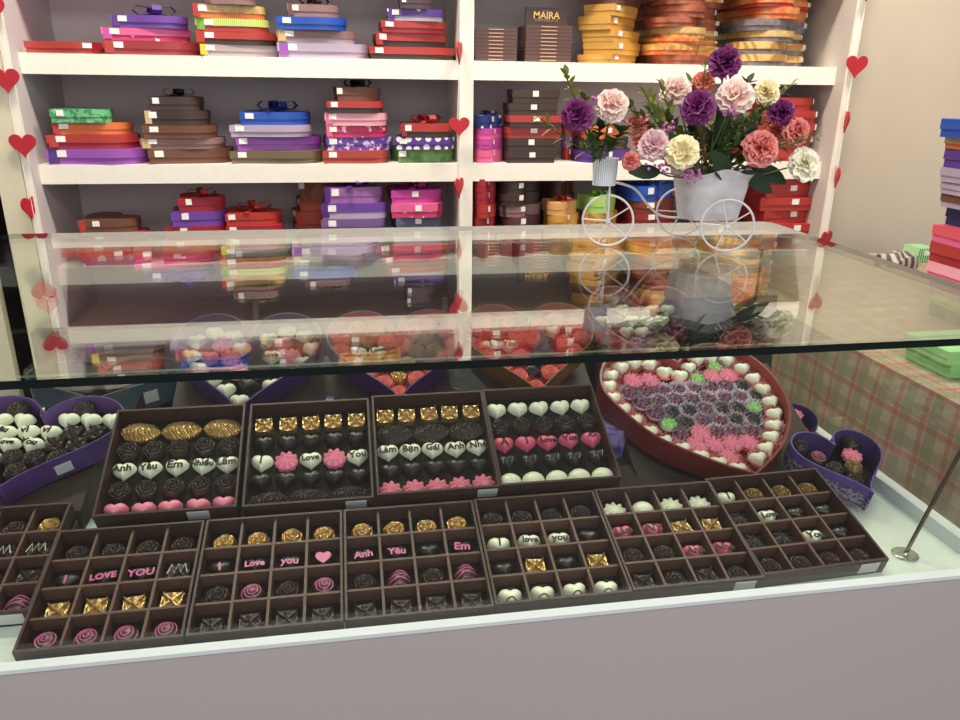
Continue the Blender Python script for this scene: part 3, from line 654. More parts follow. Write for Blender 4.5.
# ---------------------------------------------------------------- trays
def frame(p, tilt, psi=0.):
    return Matrix.Translation(p) @ Matrix.Rotation(psi, 4, 'Z') @ Matrix.Rotation(tilt, 4, 'X')
NTH = ['first', 'second', 'third', 'fourth', 'fifth']
def tray(P, tilt, psi, w, d, rows, desc, label, div=True, h=.020, wall=.0024, stick=None, cols=None, name='chocolate_tray'):
    """P = front left top corner of the rim"""
    Fm = frame(P, tilt, psi) @ Matrix.Translation((0, 0, -h))
    base = Fm @ Matrix.Translation((w/2, d/2, 0))
    g = thing(name, label, 'tray', base)
    T = Matrix.Translation((-w/2, -d/2, 0))
    bm = bmesh.new()
    bx(bm, 0, w, 0, d, 0, .0016, 1)
    bx(bm, 0, w, 0, wall, .0016, h); bx(bm, 0, w, d-wall, d, .0016, h); bx(bm, 0, wall, wall, d-wall, .0016, h); bx(bm, w-wall, w, wall, d-wall, .0016, h)
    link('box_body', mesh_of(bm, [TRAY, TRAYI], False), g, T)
    nr = len(rows); nc = 4 if div else 5
    ww, dd = w-2*wall, d-2*wall
    if div:
        bm = bmesh.new(); hh = h*.80
        for k in range(1, 4): bx(bm, wall+ww*k/4-.0013, wall+ww*k/4+.0013, wall, d-wall, .0016, hh)
        for k in range(1, 4): bx(bm, wall, w-wall, wall+dd*k/4-.0013, wall+dd*k/4+.0013, .0016, hh+.0002)
        link('divider', mesh_of(bm, mat((94, 65, 55), .5), False), g, T)
    if stick is not None:
        link('price_label', box_mesh(w*stick-.011, w*stick+.011, -.0006, 0, h*.15, h*.8, STICK), g, T)
    for i, row in enumerate(rows):            # first row is the back one
        v = wall+dd*(1-(i+.5)/nr) if div else wall+dd*(1-(i+.5)/nr)*.965-.0018
        items = row
        n = len(items); rn = 'back' if i == 0 else ('front' if i == nr-1 else NTH[i])
        for j, it in enumerate(items):
            if it is None: continue
            tt, tx, ik = (it+(None, None))[:3] if isinstance(it, tuple) else (it, None, None)
            nn = 4 if div else n
            u = wall+ww*(j+.5)/nn
            if div and cols: u = wall+ww*(j+cols+.5)/4
            mw = Fm @ Matrix.Translation((u+random.uniform(-.0007, .0007), v-(.003 if div else 0)+random.uniform(-.0007, .0007), .0017)) @ Matrix.Rotation(random.uniform(-.12, .12) + (random.uniform(0, 6) if tt in 'RGgT' else 0), 4, 'Z')
            if not div: mw = mw @ Matrix.Scale(1.08, 4)
            else: mw = mw @ Matrix.Scale(1.06, 4)
            look = TYPES[tt][1]
            if tx: look = f'{look} lettered {tx}'.replace(' chocolate', '') if tt != 'H' else f'dark heart lettered {tx} in pink'
            pos = (NTH[j]+' from left') if j < n-1 else 'rightmost'
            choc(tt, mw, f'{look}, {pos}, {rn} row, {desc}', tx, ik, f'chocolates in the {desc}')
    return g
tB = R(14.5)
zf = rel(-.255)
BX = [(-.298, .1375), (-.1585, .1355), (-.0215, .1365), (.1165, .1335), (.2515, .1365), (.3895, .142)]
K, PK = INK, PIPING
def Hp(s): return ('H', s, PK)
def Wp(s): return ('W', s, K)
def Qp(s): return ('Q', s, K)
tray(Vector((-.442, .634, zf)), tB, 0, .1375, .138, [['R', 'G'], ['s', 's'], [('T'), 'x'], ['S', 'S']], 'tray cut by left edge', 'divided brown chocolate tray cut off by the left edge of the picture', cols=2, stick=.87)
tray(Vector((BX[0][0], .577, zf)), tB, 0, BX[0][1], .138, [['R']*4, [Hp('I'), Hp('LOVE'), Hp('YOU'), 's'], ['X']*4, ['T']*4], 'leftmost whole divided tray', 'divided brown tray with gold parcels and pink swirls, leftmost whole tray')
tray(Vector((BX[1][0], .577, zf)), tB, 0, BX[1][1], .138, [['G']*4, [Hp('I'), Hp('Love'), Hp('you'), ('H', '\u2665', PK)], ['R', 'T', 'R', 'T'], ['x']*4], 'second whole divided tray', 'divided brown tray with gold roses above pink swirls, second whole tray')
tray(Vector((BX[2][0], .577, zf)), tB, 0, BX[2][1], .138, [['G']*4, [Hp('Anh'), Hp('Y\u00eau'), 'H', Hp('Em')], ['R', 'S', 'R', 'S'], ['x']*4], 'pink striped divided tray', 'divided brown tray with gold roses above pink striped chocolates')
tray(Vector((BX[3][0], .579, zf)), tB, 0, BX[3][1], .138, [['R']*4, [Wp('I'), Wp('love'), Wp('you'), 'H'], ['H', 'X', 'H', 'X'], ['V']*4], 'divided tray with striped white hearts', 'divided brown tray with a front row of striped white hearts')
tray(Vector((BX[4][0], .581, zf)), tB, 0, BX[4][1], .138, [['f', 'D', 'f', 'f'], [Qp('L\u00e0m'), Qp('NY'), 'X', 'X'], ['R', 'R', Qp('Anh'), Qp('Nh\u00e9')], ['x', 'R', 'x', 'R']], 'divided tray with white flowers', 'divided brown tray with white flowers in its back row', stick=.86)
tray(Vector((BX[5][0], .585, zf)), tB+R(.5), R(2.5), BX[5][1], .138, [[Wp('I'), 'g', 'g', 'g'], ['d', Wp('Love'), 'H', 'H'], ['d', 'd', Wp('You'), 'H'], ['R']*4], 'rightmost divided tray', 'divided reddish brown tray beside the metal rod, rightmost tray', stick=.86)
tU = R(26)
U = [(-.2705, .1395, -.214, 1.0), (-.1285, .129, -.217, .5), (.0035, .121, -.2185, .0), (.1265, .121, -.220, -.5)]
UR = [[['L', 'L', 'L'], ['R']*5, [Wp('Anh'), Wp('Y\u00eau'), Wp('Em'), Wp('Nh\u00ec\u1ec1u'), Wp('L\u1eafm')], ['R']*5, ['P']*5],
      [['X']*5, ['H']*5, [Wp('I'), 'F', Wp('Love'), 'F', Wp('You')], ['H']*5, ['l']*3],
      [['X']*5, ['l']*3, [Wp('L\u00e0m'), Wp('B\u1ea1n'), Wp('G\u00e1i'), Wp('Anh'), Wp('Nh\u00e9')], ['H']*5, ['F']*5],
      [['W']*5, ['R']*5, [Qp('A'), Qp('I'), Qp('Love'), Qp('You'), Qp('^^')], ['h']*5, ['D']*5]]
UD = [('tray with gold leaves', 'open brown chocolate tray with three gold leaves in its back row'), ('tray with two pink flowers', 'open brown chocolate tray with two pink flowers between lettered hearts'),
      ('tray with five pink flowers', 'open brown chocolate tray with five pink flowers in its front row'), ('tray with pink lettered hearts', 'open brown chocolate tray with pink lettered hearts, rightmost of the rear trays')]
UX = [(at(90, 514, .72), at(237, 511, .72)), (at(241, 507, .72), at(374.5, 499, .72)), (at(377, 497, .72), at(501, 486, .72)), (at(500.5, 487, .72), at(623, 477, .72))]
for (a, b), rows, (ds, lb), st in zip(UX, UR, UD, (.72, .86, .9, None)):
    z = min(a.z, b.z); zz = (a.z+b.z)/2
    tray(Vector((a.x+.0004, .722, zz)), tU, 0, (b.x-a.x)-.0008, .141, rows, ds, lb, div=False, stick=st, h=.021)

# risers
def wedge(name, label, x0, x1, prof):
    bm = bmesh.new(); a = [bm.verts.new((x0, p[0], p[1])) for p in prof]; b = [bm.verts.new((x1, p[0], p[1])) for p in prof]; n = len(prof)
    for i in range(n): bm.faces.new((a[i], a[(i+1) % n], b[(i+1) % n], b[i]))
    bm.faces.new(a); bm.faces.new(b); o = link(name, mesh_of(bm, CARD, False)); return tag(o, label, 'riser', 'cardboard display risers under the chocolate boxes')
fz = FL+.0002
def slope(y0, z0, tilt, y): return z0+(y-y0)*math.tan(tilt)
wedge('cardboard_riser', 'low brown cardboard wedge under the front row of divided trays', -.295, .520, [(.600, fz), (.712, slope(.582, zf-.0215, tB, .712)), (.712, fz)])
wedge('cardboard_riser', 'low brown cardboard wedge under the tray cut by left edge', -.445, -.302, [(.648, fz), (.768, slope(.640, zf-.0215, tB, .768)), (.768, fz)])
zu = rel(-.2225)
wedge('cardboard_riser', 'brown cardboard wedge under the four open rear trays', -.272, .300, [(.735, fz), (.735, zu-.022), (.852, slope(.732, zu-.0215, tU, .852)), (.852, fz)])
tH = R(33)
wedge('cardboard_riser', 'brown cardboard wedge under the rear heart boxes', -.24, .325, [(.905, fz), (.905, slope(.899, rel(-.228), R(24), .905)), (1.04, slope(.899, rel(-.228), R(24), 1.04)), (1.04, fz)])
wedge('cardboard_riser', 'brown cardboard wedge under the large red heart box', .34, .60, [(.775, fz), (.98, slope(.755, rel(-.274), R(22), .98)-.002), (.98, fz)])
wedge('cardboard_riser', 'small brown cardboard block under the pink heart box', .37, .50, [(1.03, fz), (1.03, rel(-.225)), (1.09, rel(-.180)), (1.09, fz)])
wedge('cardboard_riser', 'brown cardboard wedge under the purple heart box on the left', -.44, -.31, [(.80, fz), (.80, rel(-.250)), (.90, rel(-.213)), (.90, fz)])
# brown tray bed showing to the right of the rear trays
bm = bmesh.new(); bx(bm, 0, .135, 0, .15, 0, .004)
o = link('brown_box_lid', mesh_of(bm, CARD, False, .001)); o.matrix_world = Matrix.Translation((.307, .728, rel(-.2690))) @ Matrix.Rotation(R(2), 4, 'X')
tag(o, 'flat brown box lid lying right of the rear trays', 'box lid')

# ---------------------------------------------------------------- heart boxes of chocolates
def inset(pts, d):
    n = len(pts); out = []
    for i in range(n):
        a, b, c = Vector(pts[i-1]), Vector(pts[i]), Vector(pts[(i+1) % n])
        t1 = (b-a).normalized(); t2 = (c-b).normalized(); nn = Vector((-(t1.y+t2.y), t1.x+t2.x))
        if nn.length < 1e-6: nn = Vector((-t1.y, t1.x))
        nn.normalize(); out.append(b+nn*d)
    return out
def area(p): return sum(p[i-1][0]*p[i][1]-p[i][0]*p[i-1][1] for i in range(len(p)))/2
def inside(p, pts):
    c = False; n = len(pts)
    for i in range(n):
        a, b = pts[i-1], pts[i]
        if (a[1] > p[1]) != (b[1] > p[1]) and p[0] < (b[0]-a[0])*(p[1]-a[1])/(b[1]-a[1])+a[0]: c = not c
    return c
def edge_dist(p, pts):
    best = 9
    for i in range(len(pts)):
        a, b = Vector(pts[i-1]), Vector(pts[i]); ab = b-a; L2 = ab.dot(ab)
        if L2 < 1e-12: continue
        t = max(0, min(1, (Vector(p)-a).dot(ab)/L2)); best = min(best, (a+ab*t-Vector(p)).length)
    return best
def walk(pts, step):
    n = len(pts); P = [Vector(p) for p in pts]+[Vector(pts[0])]
    L = sum((P[i+1]-P[i]).length for i in range(n)); m = max(3, int(L/step)); out = []; acc = 0; i = 0
    for k in range(m):
        d = L*k/m
        while acc+(P[i+1]-P[i]).length < d: acc += (P[i+1]-P[i]).length; i += 1
        seg = (P[i+1]-P[i]); out.append(P[i]+seg*((d-acc)/max(seg.length, 1e-9)))
    return out
def heart_case(label, Fm, pts, h, wallm, inm, floor, lid=None, sticker=None, wall=.0018, band=None, name='heart_chocolate_box'):
    """Fm: rim plane frame; pts: rim outline in that plane"""
    if area(pts) < 0: pts = pts[::-1]
    inn = inset(pts, wall); n = len(pts)
    base = Fm @ Matrix.Translation((0, 0, -h)); g = thing(name, label, 'chocolate box', base)
    bm = bmesh.new()
    a = [bm.verts.new((p[0], p[1], 0)) for p in pts]; b = [bm.verts.new((p[0], p[1], h)) for p in pts]
    c = [bm.verts.new((p[0], p[1], h)) for p in inn]; d = [bm.verts.new((p[0], p[1], .0015)) for p in inn]
    for i in range(n):
        j = (i+1) % n
        bm.faces.new((a[i], a[j], b[j], b[i])); bm.faces.new((b[i], b[j], c[j], c[i]))
        bm.faces.new((c[i], c[j], d[j], d[i])).material_index = 1
    bm.faces.new(a[::-1]); bm.faces.new(d).material_index = 2
    me = mesh_of(bm, [wallm, inm, floor], True)
    link('box_wall', me, g)
    if band:
        bm = bmesh.new(); o = inset(pts, -.0006); a = [bm.verts.new((p[0], p[1], h*.08)) for p in o]; b = [bm.verts.new((p[0], p[1], h*.62)) for p in o]
        for i in range(n): bm.faces.new((a[i], a[(i+1) % n], b[(i+1) % n], b[i]))
        bmesh.ops.solidify(bm, geom=bm.faces[:], thickness=.0004)
        link('patterned_band', mesh_of(bm, band, True), g)
    if lid:
        o = inset(pts, -.0012); bm = bmesh.new(); hh = h+lid
        a = [bm.verts.new((p[0], p[1], h*.72)) for p in o]; b = [bm.verts.new((p[0], p[1], hh)) for p in o]
        for i in range(n): bm.faces.new((a[i], a[(i+1) % n], b[(i+1) % n], b[i]))
        bm.faces.new(b)
        link('clear_lid', mesh_of(bm, PLAST, False), g)['label'] = 'clear plastic lid'
    if sticker is not None:
        i = sticker; p, q = Vector(pts[i]), Vector(pts[(i+1) % n]); a = atan2(q.y-p.y, q.x-p.x)
        mw = Matrix.Translation((p.x, p.y, h*.45)) @ Matrix.Rotation(a, 4, 'Z')
        link('price_label', box_mesh(-.009, .009, -.0018, -.0006, -h*.22, h*.22, STICK), g, mw)
    return g, base, inn
def fill(base, inn, desc, ring, inner, step=.0245, margin=.0125, texts=None, cupf=None, scale=1., jit=.0006, zoff=.0016, ringname='rim', rowstep=None):
    """ring(k,n)->type ; inner(row,col,p)->type or None"""
    rp = walk(inset(inn, margin), step) if ring else []
    keep = []
    for p in rp:
        if all((p-q).length > step*.80 for q in keep) and inside(p, inn) and edge_dist(p, inn) > margin*.80: keep.append(p)
    n = len(keep)
    def put(t, p, lab, tx=None, ik=None, ang=0):
        mw = base @ Matrix.Translation((p[0]+random.uniform(-jit, jit), p[1]+random.uniform(-jit, jit), zoff)) @ Matrix.Rotation(ang+random.uniform(-.2, .2), 4, 'Z') @ Matrix.Scale(scale, 4)
        choc(t, mw, lab, tx, ik, f'chocolates in the {desc}', cupf(t) if cupf else None)
    nms = ['first', 'second', 'third', 'fourth', 'fifth', 'sixth', 'seventh', 'eighth', 'ninth', 'tenth', 'eleventh', 'twelfth', 'thirteenth', 'fourteenth', 'fifteenth', 'sixteenth', 'seventeenth', 'eighteenth', 'nineteenth', 'twentieth', 'twenty first', 'twenty second', 'twenty third', 'twenty fourth', 'twenty fifth', 'twenty sixth', 'twenty seventh', 'twenty eighth', 'twenty ninth', 'thirtieth', 'last']
    for k, p in enumerate(keep):
        t = ring(k, n)
        put(t, p, f'{TYPES[t][1]}, {nms[k]} anticlockwise round the rim of {desc}')
    lim = margin+step*.78 if ring else margin
    ys = [q[1] for q in inn]; xs = [q[0] for q in inn]
    rs = rowstep or step*.88; y = max(ys)-lim; row = 0
    while y > min(ys)+lim*.6:
        x = (min(xs)+max(xs))/2+(0 if row % 2 else step/2); cand = []
        k0 = -int((x-min(xs))/step)-1
        for k in range(k0, -k0+3):
            p = (x+k*step, y)
            if inside(p, inn) and edge_dist(p, inn) > lim*(.92 if ring else .78): cand.append(p)
        if cand:
            for c, p in enumerate(cand):
                r_ = inner(row, c, len(cand), p)
                if r_ is None: continue
                t, tx, ik = (tuple(r_)+(None, None))[:3] if isinstance(r_, tuple) else (r_, None, None)
                look = TYPES[t][1].replace(' chocolate', '')+f' lettered {tx}' if tx else TYPES[t][1]
                put(t, p, f'{look}, {nms[c]} from left, {"top" if row == 0 else nms[row]} row inside {desc}', tx, ik)
            row += 1
        y -= rs
def hpts(s, asp=1.): return [(x*s/2, y*s/2*asp) for x, y in HB]
def hframe(X, Y, z, tau, phi=0, psi=0):
    return Matrix.Translation((X, Y, rel(z))) @ Matrix.Rotation(R(psi), 4, 'Z') @ Matrix.Rotation(R(tau), 4, 'X') @ Matrix.Rotation(R(phi), 4, 'Z')
SAT_P = mat((96, 60, 138), .35); SAT_PI = mat((112, 78, 150), .4); COR = mat((236, 110, 104), .6)
DKF = mat((26, 18, 18), .7, spec=.2)
# large red heart: outline follows the open box in a plane leaning back 22 degrees
Fr = hframe(.454, .745, -.2365, 22)
nrm = Fr.to_3x3() @ Vector((0, 0, 1)); org = Fr.translation; inv = Fr.inverted()
def onplane(px, py):
    r = ray(px, py); t_ = (org-CAM).dot(nrm)/r.dot(nrm); q = inv @ (CAM+r*t_); return (q.x, q.y)
def smooth_closed(pts, corners, n=4):
    N = len(pts); out = []
    for i in range(N):
        p0, p1, p2, p3 = [Vector(pts[(i+k) % N]) for k in (-1, 0, 1, 2)]
        if i in corners: p0 = p1-(p2-p1)*.5
        if (i+1) % N in corners: p3 = p2+(p2-p1)*.5
        for k in range(n):
            t = k/n; out.append(.5*((2*p1)+(p2-p0)*t+(2*p0-5*p1+4*p2-p3)*t*t+(-p0+3*p1-3*p2+p3)*t**3))
    return [(q.x, q.y) for q in out]
tr = [(678, 361), (688, 348), (706, 343), (732, 346), (758, 360), (779, 382), (791, 408), (788, 435), (776, 455), (757, 474), (727, 466), (692, 453), (655, 436), (625, 413), (604, 391), (600, 373), (608, 357), (630, 348), (656, 350)]
rp_ = smooth_closed([onplane(*q) for q in tr], {0, 9})
g, bs, inn = heart_case('large open red heart box full of chocolates in pink and silver cups', Fr, rp_, .034, mat((134, 34, 32), .4), mat((178, 60, 60), .5), COR, wall=.003)
def big_inner(row, c, n, p):
    if row == 0: return 'e' if c == n//3 else 'F'
    if row == 1: return ('e' if c == 2 else 'F') if c < 3 or n < 6 else 'k'
    if row in (2, 3): return 'e' if (row == 2 and c == -1) else ('n' if c == n-1 else 'k')
    if row == 4: return 'e' if c == n-1 else ('n' if c % 3 else 'k')
    if row == 5: return 'e' if c == 0 else ('k' if c in (2, 3) else 'n')
    if row == 6: return 'k' if c != 1 else 'F'
    return 'F'
fill(bs, inn, 'large red heart box', lambda k, n: 'W', big_inner, step=.0232, margin=.0125, cupf=lambda t: CUP_PINK if t in 'WF' else (CUP_LIL if t in 'kne' else CUP_PINK), scale=1.04, zoff=.011)
# purple heart box at left
Fl = hframe(-.388, .798, -.217, 20.6, 0, -8)
g, bs, inn = heart_case('purple heart box of lettered white hearts at left edge', Fl, hpts(.196, .84), .030, mat((86, 54, 130), .35), SAT_PI, DKF, sticker=35)
TX = {(1, 1): '', (2, 0): 'h\u00e2n', (2, 1): 'y\u00eau', (2, 2): 'v\u00ec', (2, 3): 'vi', (3, 0): 'I', (3, 1): 'Love', (3, 2): 'You'}
def left_inner(row, c, n, p):
    if row in (0,): return 'R'
    if row == 1: return 'W'
    if row in (2, 3):
        s = TX.get((row, c)); return ('W', s, INK) if s else 'x'
    if row == 4: return 'W' if c == 0 else 'R'
    return 'R'
fill(bs, inn, 'leftmost purple heart box', None, left_inner, step=.0262, margin=.0110, scale=1.12, rowstep=.0200, zoff=.015)
# rear row of hearts under clear lids
def tipf(px, py, Y, tau, phi=0, psi=0):
    p = at(px, py, Y); return hframe(p.x, p.y, p.z-GZ, tau, phi, psi)
Fa = tipf(237, 415, .885, 31, 0, -4)
g, bs, inn = heart_case('purple heart box of white hearts and pink centre under clear lid', Fa, hpts(.190, .98), .036, mat((84, 44, 128), .35), SAT_P, DKF, lid=.006)
def ia(row, c, n, p):
    if row == 1 and c == n//2: return ('W', 'Love', INK)
    return ['F', 'P', 'F', 'H'][(row+c) % 4]
fill(bs, inn, 'purple heart box behind gold leaves', lambda k, n: 'W', ia, step=.0265, margin=.013, scale=1.12, zoff=.008)
Fb = tipf(400, 402, .885, 29, 0, -2)
g, bs, inn = heart_case('dark purple heart box ringed with coral roses under clear lid', Fb, hpts(.188, .96), .036, mat((88, 38, 122), .35), mat((236, 112, 108), .6), mat((70, 48, 40), .7), lid=.008)
def ib(row, c, n, p):
    if row == 1: return ('W', 'I' if c < 1 else 'Love', INK) if c < 2 else 'g'
    return ['g', 'g', 'n', 'G'][(row+c) % 4]
fill(bs, inn, 'purple heart box ringed with coral roses', lambda k, n: 'r', ib, step=.0262, margin=.0125, scale=1.1, zoff=.008, cupf=lambda t: CUP_CORAL if t == 'r' else None)
Fc = tipf(541, 397, .885, 33, 0, -2)
g, bs, inn = heart_case('golden brown heart box of coral and dark chocolates under clear lid', Fc, hpts(.186, .96), .036, mat((150, 94, 44), .4), mat((214, 90, 84), .6), mat((60, 34, 30), .7), lid=.008)
def ic(row, c, n, p):
    if row == 0: return ['g', 'W', ('W', 'you', INK), 'g'][c % 4]
    if row == 1: return [('W', 'I', INK), ('W', 'You', INK), 'n', 'r'][c % 4]
    return ['n', 'R', 'r'][(row+c) % 3]
fill(bs, inn, 'golden brown heart box', lambda k, n: 'r', ic, step=.0262, margin=.0125, scale=1.1, zoff=.008, cupf=lambda t: CUP_CORAL if t == 'r' else None)
Fd = hframe(.428, 1.00, -.186, 37, 0, -6)
g, bs, inn = heart_case('pink walled heart box of small white hearts behind the large red one', Fd, hpts(.164, 1.0), .030, mat((226, 130, 136), .5), mat((232, 150, 154), .5), DKF, lid=.006)
def idd(row, c, n, p):
    if row == 1 and c == 1: return ('W', 'Love', INK)
    return ['W', 'W', 'W', 'n'][(row*3+c) % 4] if row < 4 else 'k'
fill(bs, inn, 'pink walled heart box', None, idd, step=.024, margin=.013, scale=1.0, zoff=.010)
Fz = tipf(92, 402, .965, 14, 0, 0)
g, bs, inn = heart_case('dark teal heart box of mixed chocolates behind the left purple box', Fz, hpts(.20, .55), .04, mat((70, 92, 110), .3), mat((60, 76, 90), .4), DKF, lid=.006, sticker=36)
def iz(row, c, n, p): return ['o', 'W', 'R', ('W', 'You', INK), 'g', 'R', 'W'][(row*3+c) % 7]
fill(bs, inn, 'dark teal heart box', None, iz, step=.0255, margin=.013, scale=1.1, zoff=.010)
wedge('cardboard_riser', 'brown cardboard block under the dark teal heart box', -.38, -.285, [(1.0, fz), (1.0, rel(-.184)), (1.09, rel(-.160)), (1.09, fz)])
# small hearts at right
Fs = hframe(.582, .692, -.2395, 16, -3, 4)
g, bs, inn = heart_case('small purple heart box with silver patterned side beside the rim', Fs, hpts(.116, 1.06), .030, mat((96, 68, 158), .4), mat((82, 60, 128), .45), DKF, band=patt('noise', (205, 196, 210), (120, 80, 160), 260, lo=.45, hi=.55))
fill(bs, inn, 'small purple heart box', None, lambda r, c, n, p: ['R', 'R', 'T', 'F', 'R', 'g', 'R'][(r*2+c) % 7], step=.0245, margin=.0125, scale=1.05, zoff=.013)
Fn = hframe(.583, .822, -.254, 16, 0, 4)
g, bs, inn = heart_case('small navy heart box of orange and pink chocolates at the side glass', Fn, hpts(.116, 1.0), .030, mat((34, 30, 82), .4), mat((52, 44, 110), .45), mat((220, 100, 60), .6))
fill(bs, inn, 'small navy heart box', None, lambda r, c, n, p: ['V', 'F', 'o', 'V', 'r'][(r*2+c) % 5], step=.025, margin=.012, scale=1.05, zoff=.015)
# purple gift boxes lying between
def small_round(label, p, r, h, m, lidm):
    g = thing('round_gift_box', label, 'gift box', Matrix.Translation(p))
    c = [(r*cos(2*pi*i/36), r*sin(2*pi*i/36)) for i in range(36)]
    bm = bmesh.new(); prism(bm, [(x*.96, y*.96) for x, y in c], 0, h*.7); link('box_base', mesh_of(bm, m, True), g)
    bm = bmesh.new(); prism(bm, c, h*.55, h); link('lid', mesh_of(bm, lidm, True, .001), g)
    return g
VP = patt('noise', (150, 130, 200), (70, 56, 140), 60, lo=.4, hi=.6)
p = at(643, 470, .815); small_round('round mottled purple box under the large red heart box', Vector((.325, .885, FL+.001)), .030, .052, VP, VP)
g = thing('ribbon_bow', 'dark purple ribbon bow between the two purple heart boxes', 'bow', Matrix.Translation((-.036, .885, rel(-.185))))
link('bow_loops', bow_mesh(patt('noise', (90, 60, 170), (40, 26, 90), 80, .3), .026, 5), g)
# dark board leaning at the back right
bm = bmesh.new(); bx(bm, -.075, .075, -.004, .004, 0, .175)
o = link('dark_box_lid', mesh_of(bm, mat((48, 32, 30), .5), False, .001)); o.matrix_world = Matrix.Translation((.565, 1.03, FL+.001)) @ Matrix.Rotation(R(-6), 4, 'X')
tag(o, 'dark brown box lid standing behind the large red heart box', 'box lid')
# crumpled clear plastic cone between the coral boxes
bm = bmesh.new(); n = 24; q0 = at(500, 402, .875); q1 = at(455, 372, .89)
ax = (q1-q0); a0 = [] ; rings = []
for i in range(7):
    f = i/6; c = q0+ax*f; rr = .003+.022*f; rings.append([bm.verts.new(c+Vector((cos(2*pi*k/n)*rr*.35, sin(2*pi*k/n)*rr*.5, sin(2*pi*k/n)*rr*.7))*(1+.12*sin(5*2*pi*k/n))) for k in range(n)])
for i in range(6):
    for k in range(n): bm.faces.new((rings[i][k], rings[i][(k+1) % n], rings[i+1][(k+1) % n], rings[i+1][k]))
o = link('plastic_wrap', mesh_of(bm, thin_glass((.80, .82, .86), 1.6, .2), True)); tag(o, 'crumpled clear plastic wrap between the two coral heart boxes', 'wrap')

# ---------------------------------------------------------------- tricycle planter
WIRE = mat((214, 210, 216), .4, .1)
pf = on(606, 246.5, GZ); pn = on(724, 252, GZ); pfar = on(678, 236, GZ)
tk = thing('tricycle_planter', 'small white wire tricycle planter standing on the glass top', 'planter', Matrix.Translation((pn+pf)/2))
off = -(pn+pf)/2
axd = (pn-pf); axd.z = 0; axd.normalize(); sid = Vector((-axd.y, axd.x, 0))
def wheel(c, r, d):
    bm = bmesh.new(); u = d.normalized(); w = Vector((0, 0, 1))
    tube(bm, [c+u*r*cos(2*pi*k/40)+w*r*sin(2*pi*k/40) for k in range(40)], .0015, 7, closed=True)
    for k in range(5):
        a = 2*pi*k/5+.6; tube(bm, [c, c+u*r*cos(a)+w*r*sin(a)], .0009, 6)
    n = u.cross(w)
    tube(bm, [c-n*.004, c+n*.004], .0032, 10)
    bmesh.ops.translate(bm, verts=bm.verts, vec=off)
    return link('wheel', mesh_of(bm, WIRE), tk)
rW = .0325
cf = pf+Vector((0, 0, rW+.0016)); cn = pn+Vector((0, 0, rW+.0016)); cfar = pfar+Vector((0, 0, rW+.0016))
for c in (cf, cn, cfar): wheel(c, rW, (pn-pf))
bm = bmesh.new()
top = at(610, 182, cf.y)
nn = axd.cross(Vector((0, 0, 1))).normalized()
for s in (-1, 1):
    tube(bm, [cf+nn*s*.005, top+nn*s*.004], .0013, 7)
pth = [top, at(622, 184, cf.y-.0), at(636, 190, cf.y+.01), at(648, 205, cf.y+.02), at(662, 216, cf.y+.03), at(690, 218, cf.y+.03), (cn+cfar)/2+Vector((0, 0, .004))]
P_ = [Vector(p) for p in pth]; sm = []
for i in range(len(P_)-1):
    p0, p1, p2, p3 = P_[max(0, i-1)], P_[i], P_[i+1], P_[min(len(P_)-1, i+2)]
    for k in range(5):
        t = k/5; sm.append(.5*((2*p1)+(p2-p0)*t+(2*p0-5*p1+4*p2-p3)*t*t+(-p0+3*p1-3*p2+p3)*t**3))
sm.append(P_[-1]); tube(bm, sm, .0016, 7)
tube(bm, [cn, cfar], .0014, 7)
bmesh.ops.translate(bm, verts=bm.verts, vec=off); link('wire_frame', mesh_of(bm, WIRE), tk)
# bucket
vb = at(707, 217, .965); vt = at(706, 172, .965); BH = vt.z-vb.z
BW0 = (at(734, 217, .965).x-at(681, 217, .965).x)/2; BW1 = (at(741, 172, .965).x-at(671, 172, .965).x)/2
def bucket(c, r0, r1, h, m, flare=0, n=48, sq=0.):
    bm = bmesh.new(); rings = []; prof = [(0, 0), (.3, .0), (.65, 0), (.9, .0), (1, .06)]
    for sgn in (1, -1):
        seq = prof if sgn == 1 else prof[::-1]
        for f, e in seq:
            rr = (r0+(r1-r0)*f)*(1+e) - (0 if sgn == 1 else .0012); ring = []
            for k in range(n):
                t = 2*pi*k/n; q = (abs(cos(t))**4+abs(sin(t))**4)**(-.25)*sq+(1-sq)
                z = h*f+(flare*h*.13*(abs(cos(2*t))**3) if f == 1 else 0)
                ring.append(bm.verts.new(Vector((c.x+rr*q*cos(t)*(1+.06*flare*(f == 1)*abs(cos(2*t))**3), c.y+rr*.82*q*sin(t), c.z+z+(0 if sgn == 1 else (.0012 if f == 0 else 0))))))
            rings.append(ring)
    for i in range(len(rings)-1):
        for k in range(n): bm.faces.new((rings[i][k], rings[i][(k+1) % n], rings[i+1][(k+1) % n], rings[i+1][k]))
    bm.faces.new(rings[0]); bm.faces.new(rings[-1][::-1])
    bmesh.ops.translate(bm, verts=bm.verts, vec=off)
    return mesh_of(bm, m)
link('bucket', bucket(vb, BW0, BW1, BH, patt('noise', (206, 204, 208), (178, 176, 184), 60, lo=.3, hi=.7), 1, sq=.6), tk)['label'] = 'pale grey square bucket with pointed rim corners'
kb = at(604, 185, cf.y); kt = at(603, 158, cf.y)
link('front_basket', bucket(kb, .0150, .0165, kt.z-kb.z, patt('stripe', (225, 228, 236), (180, 186, 200), 130, lo=.2, hi=.8), 0), tk)['label'] = 'small white woven front basket'

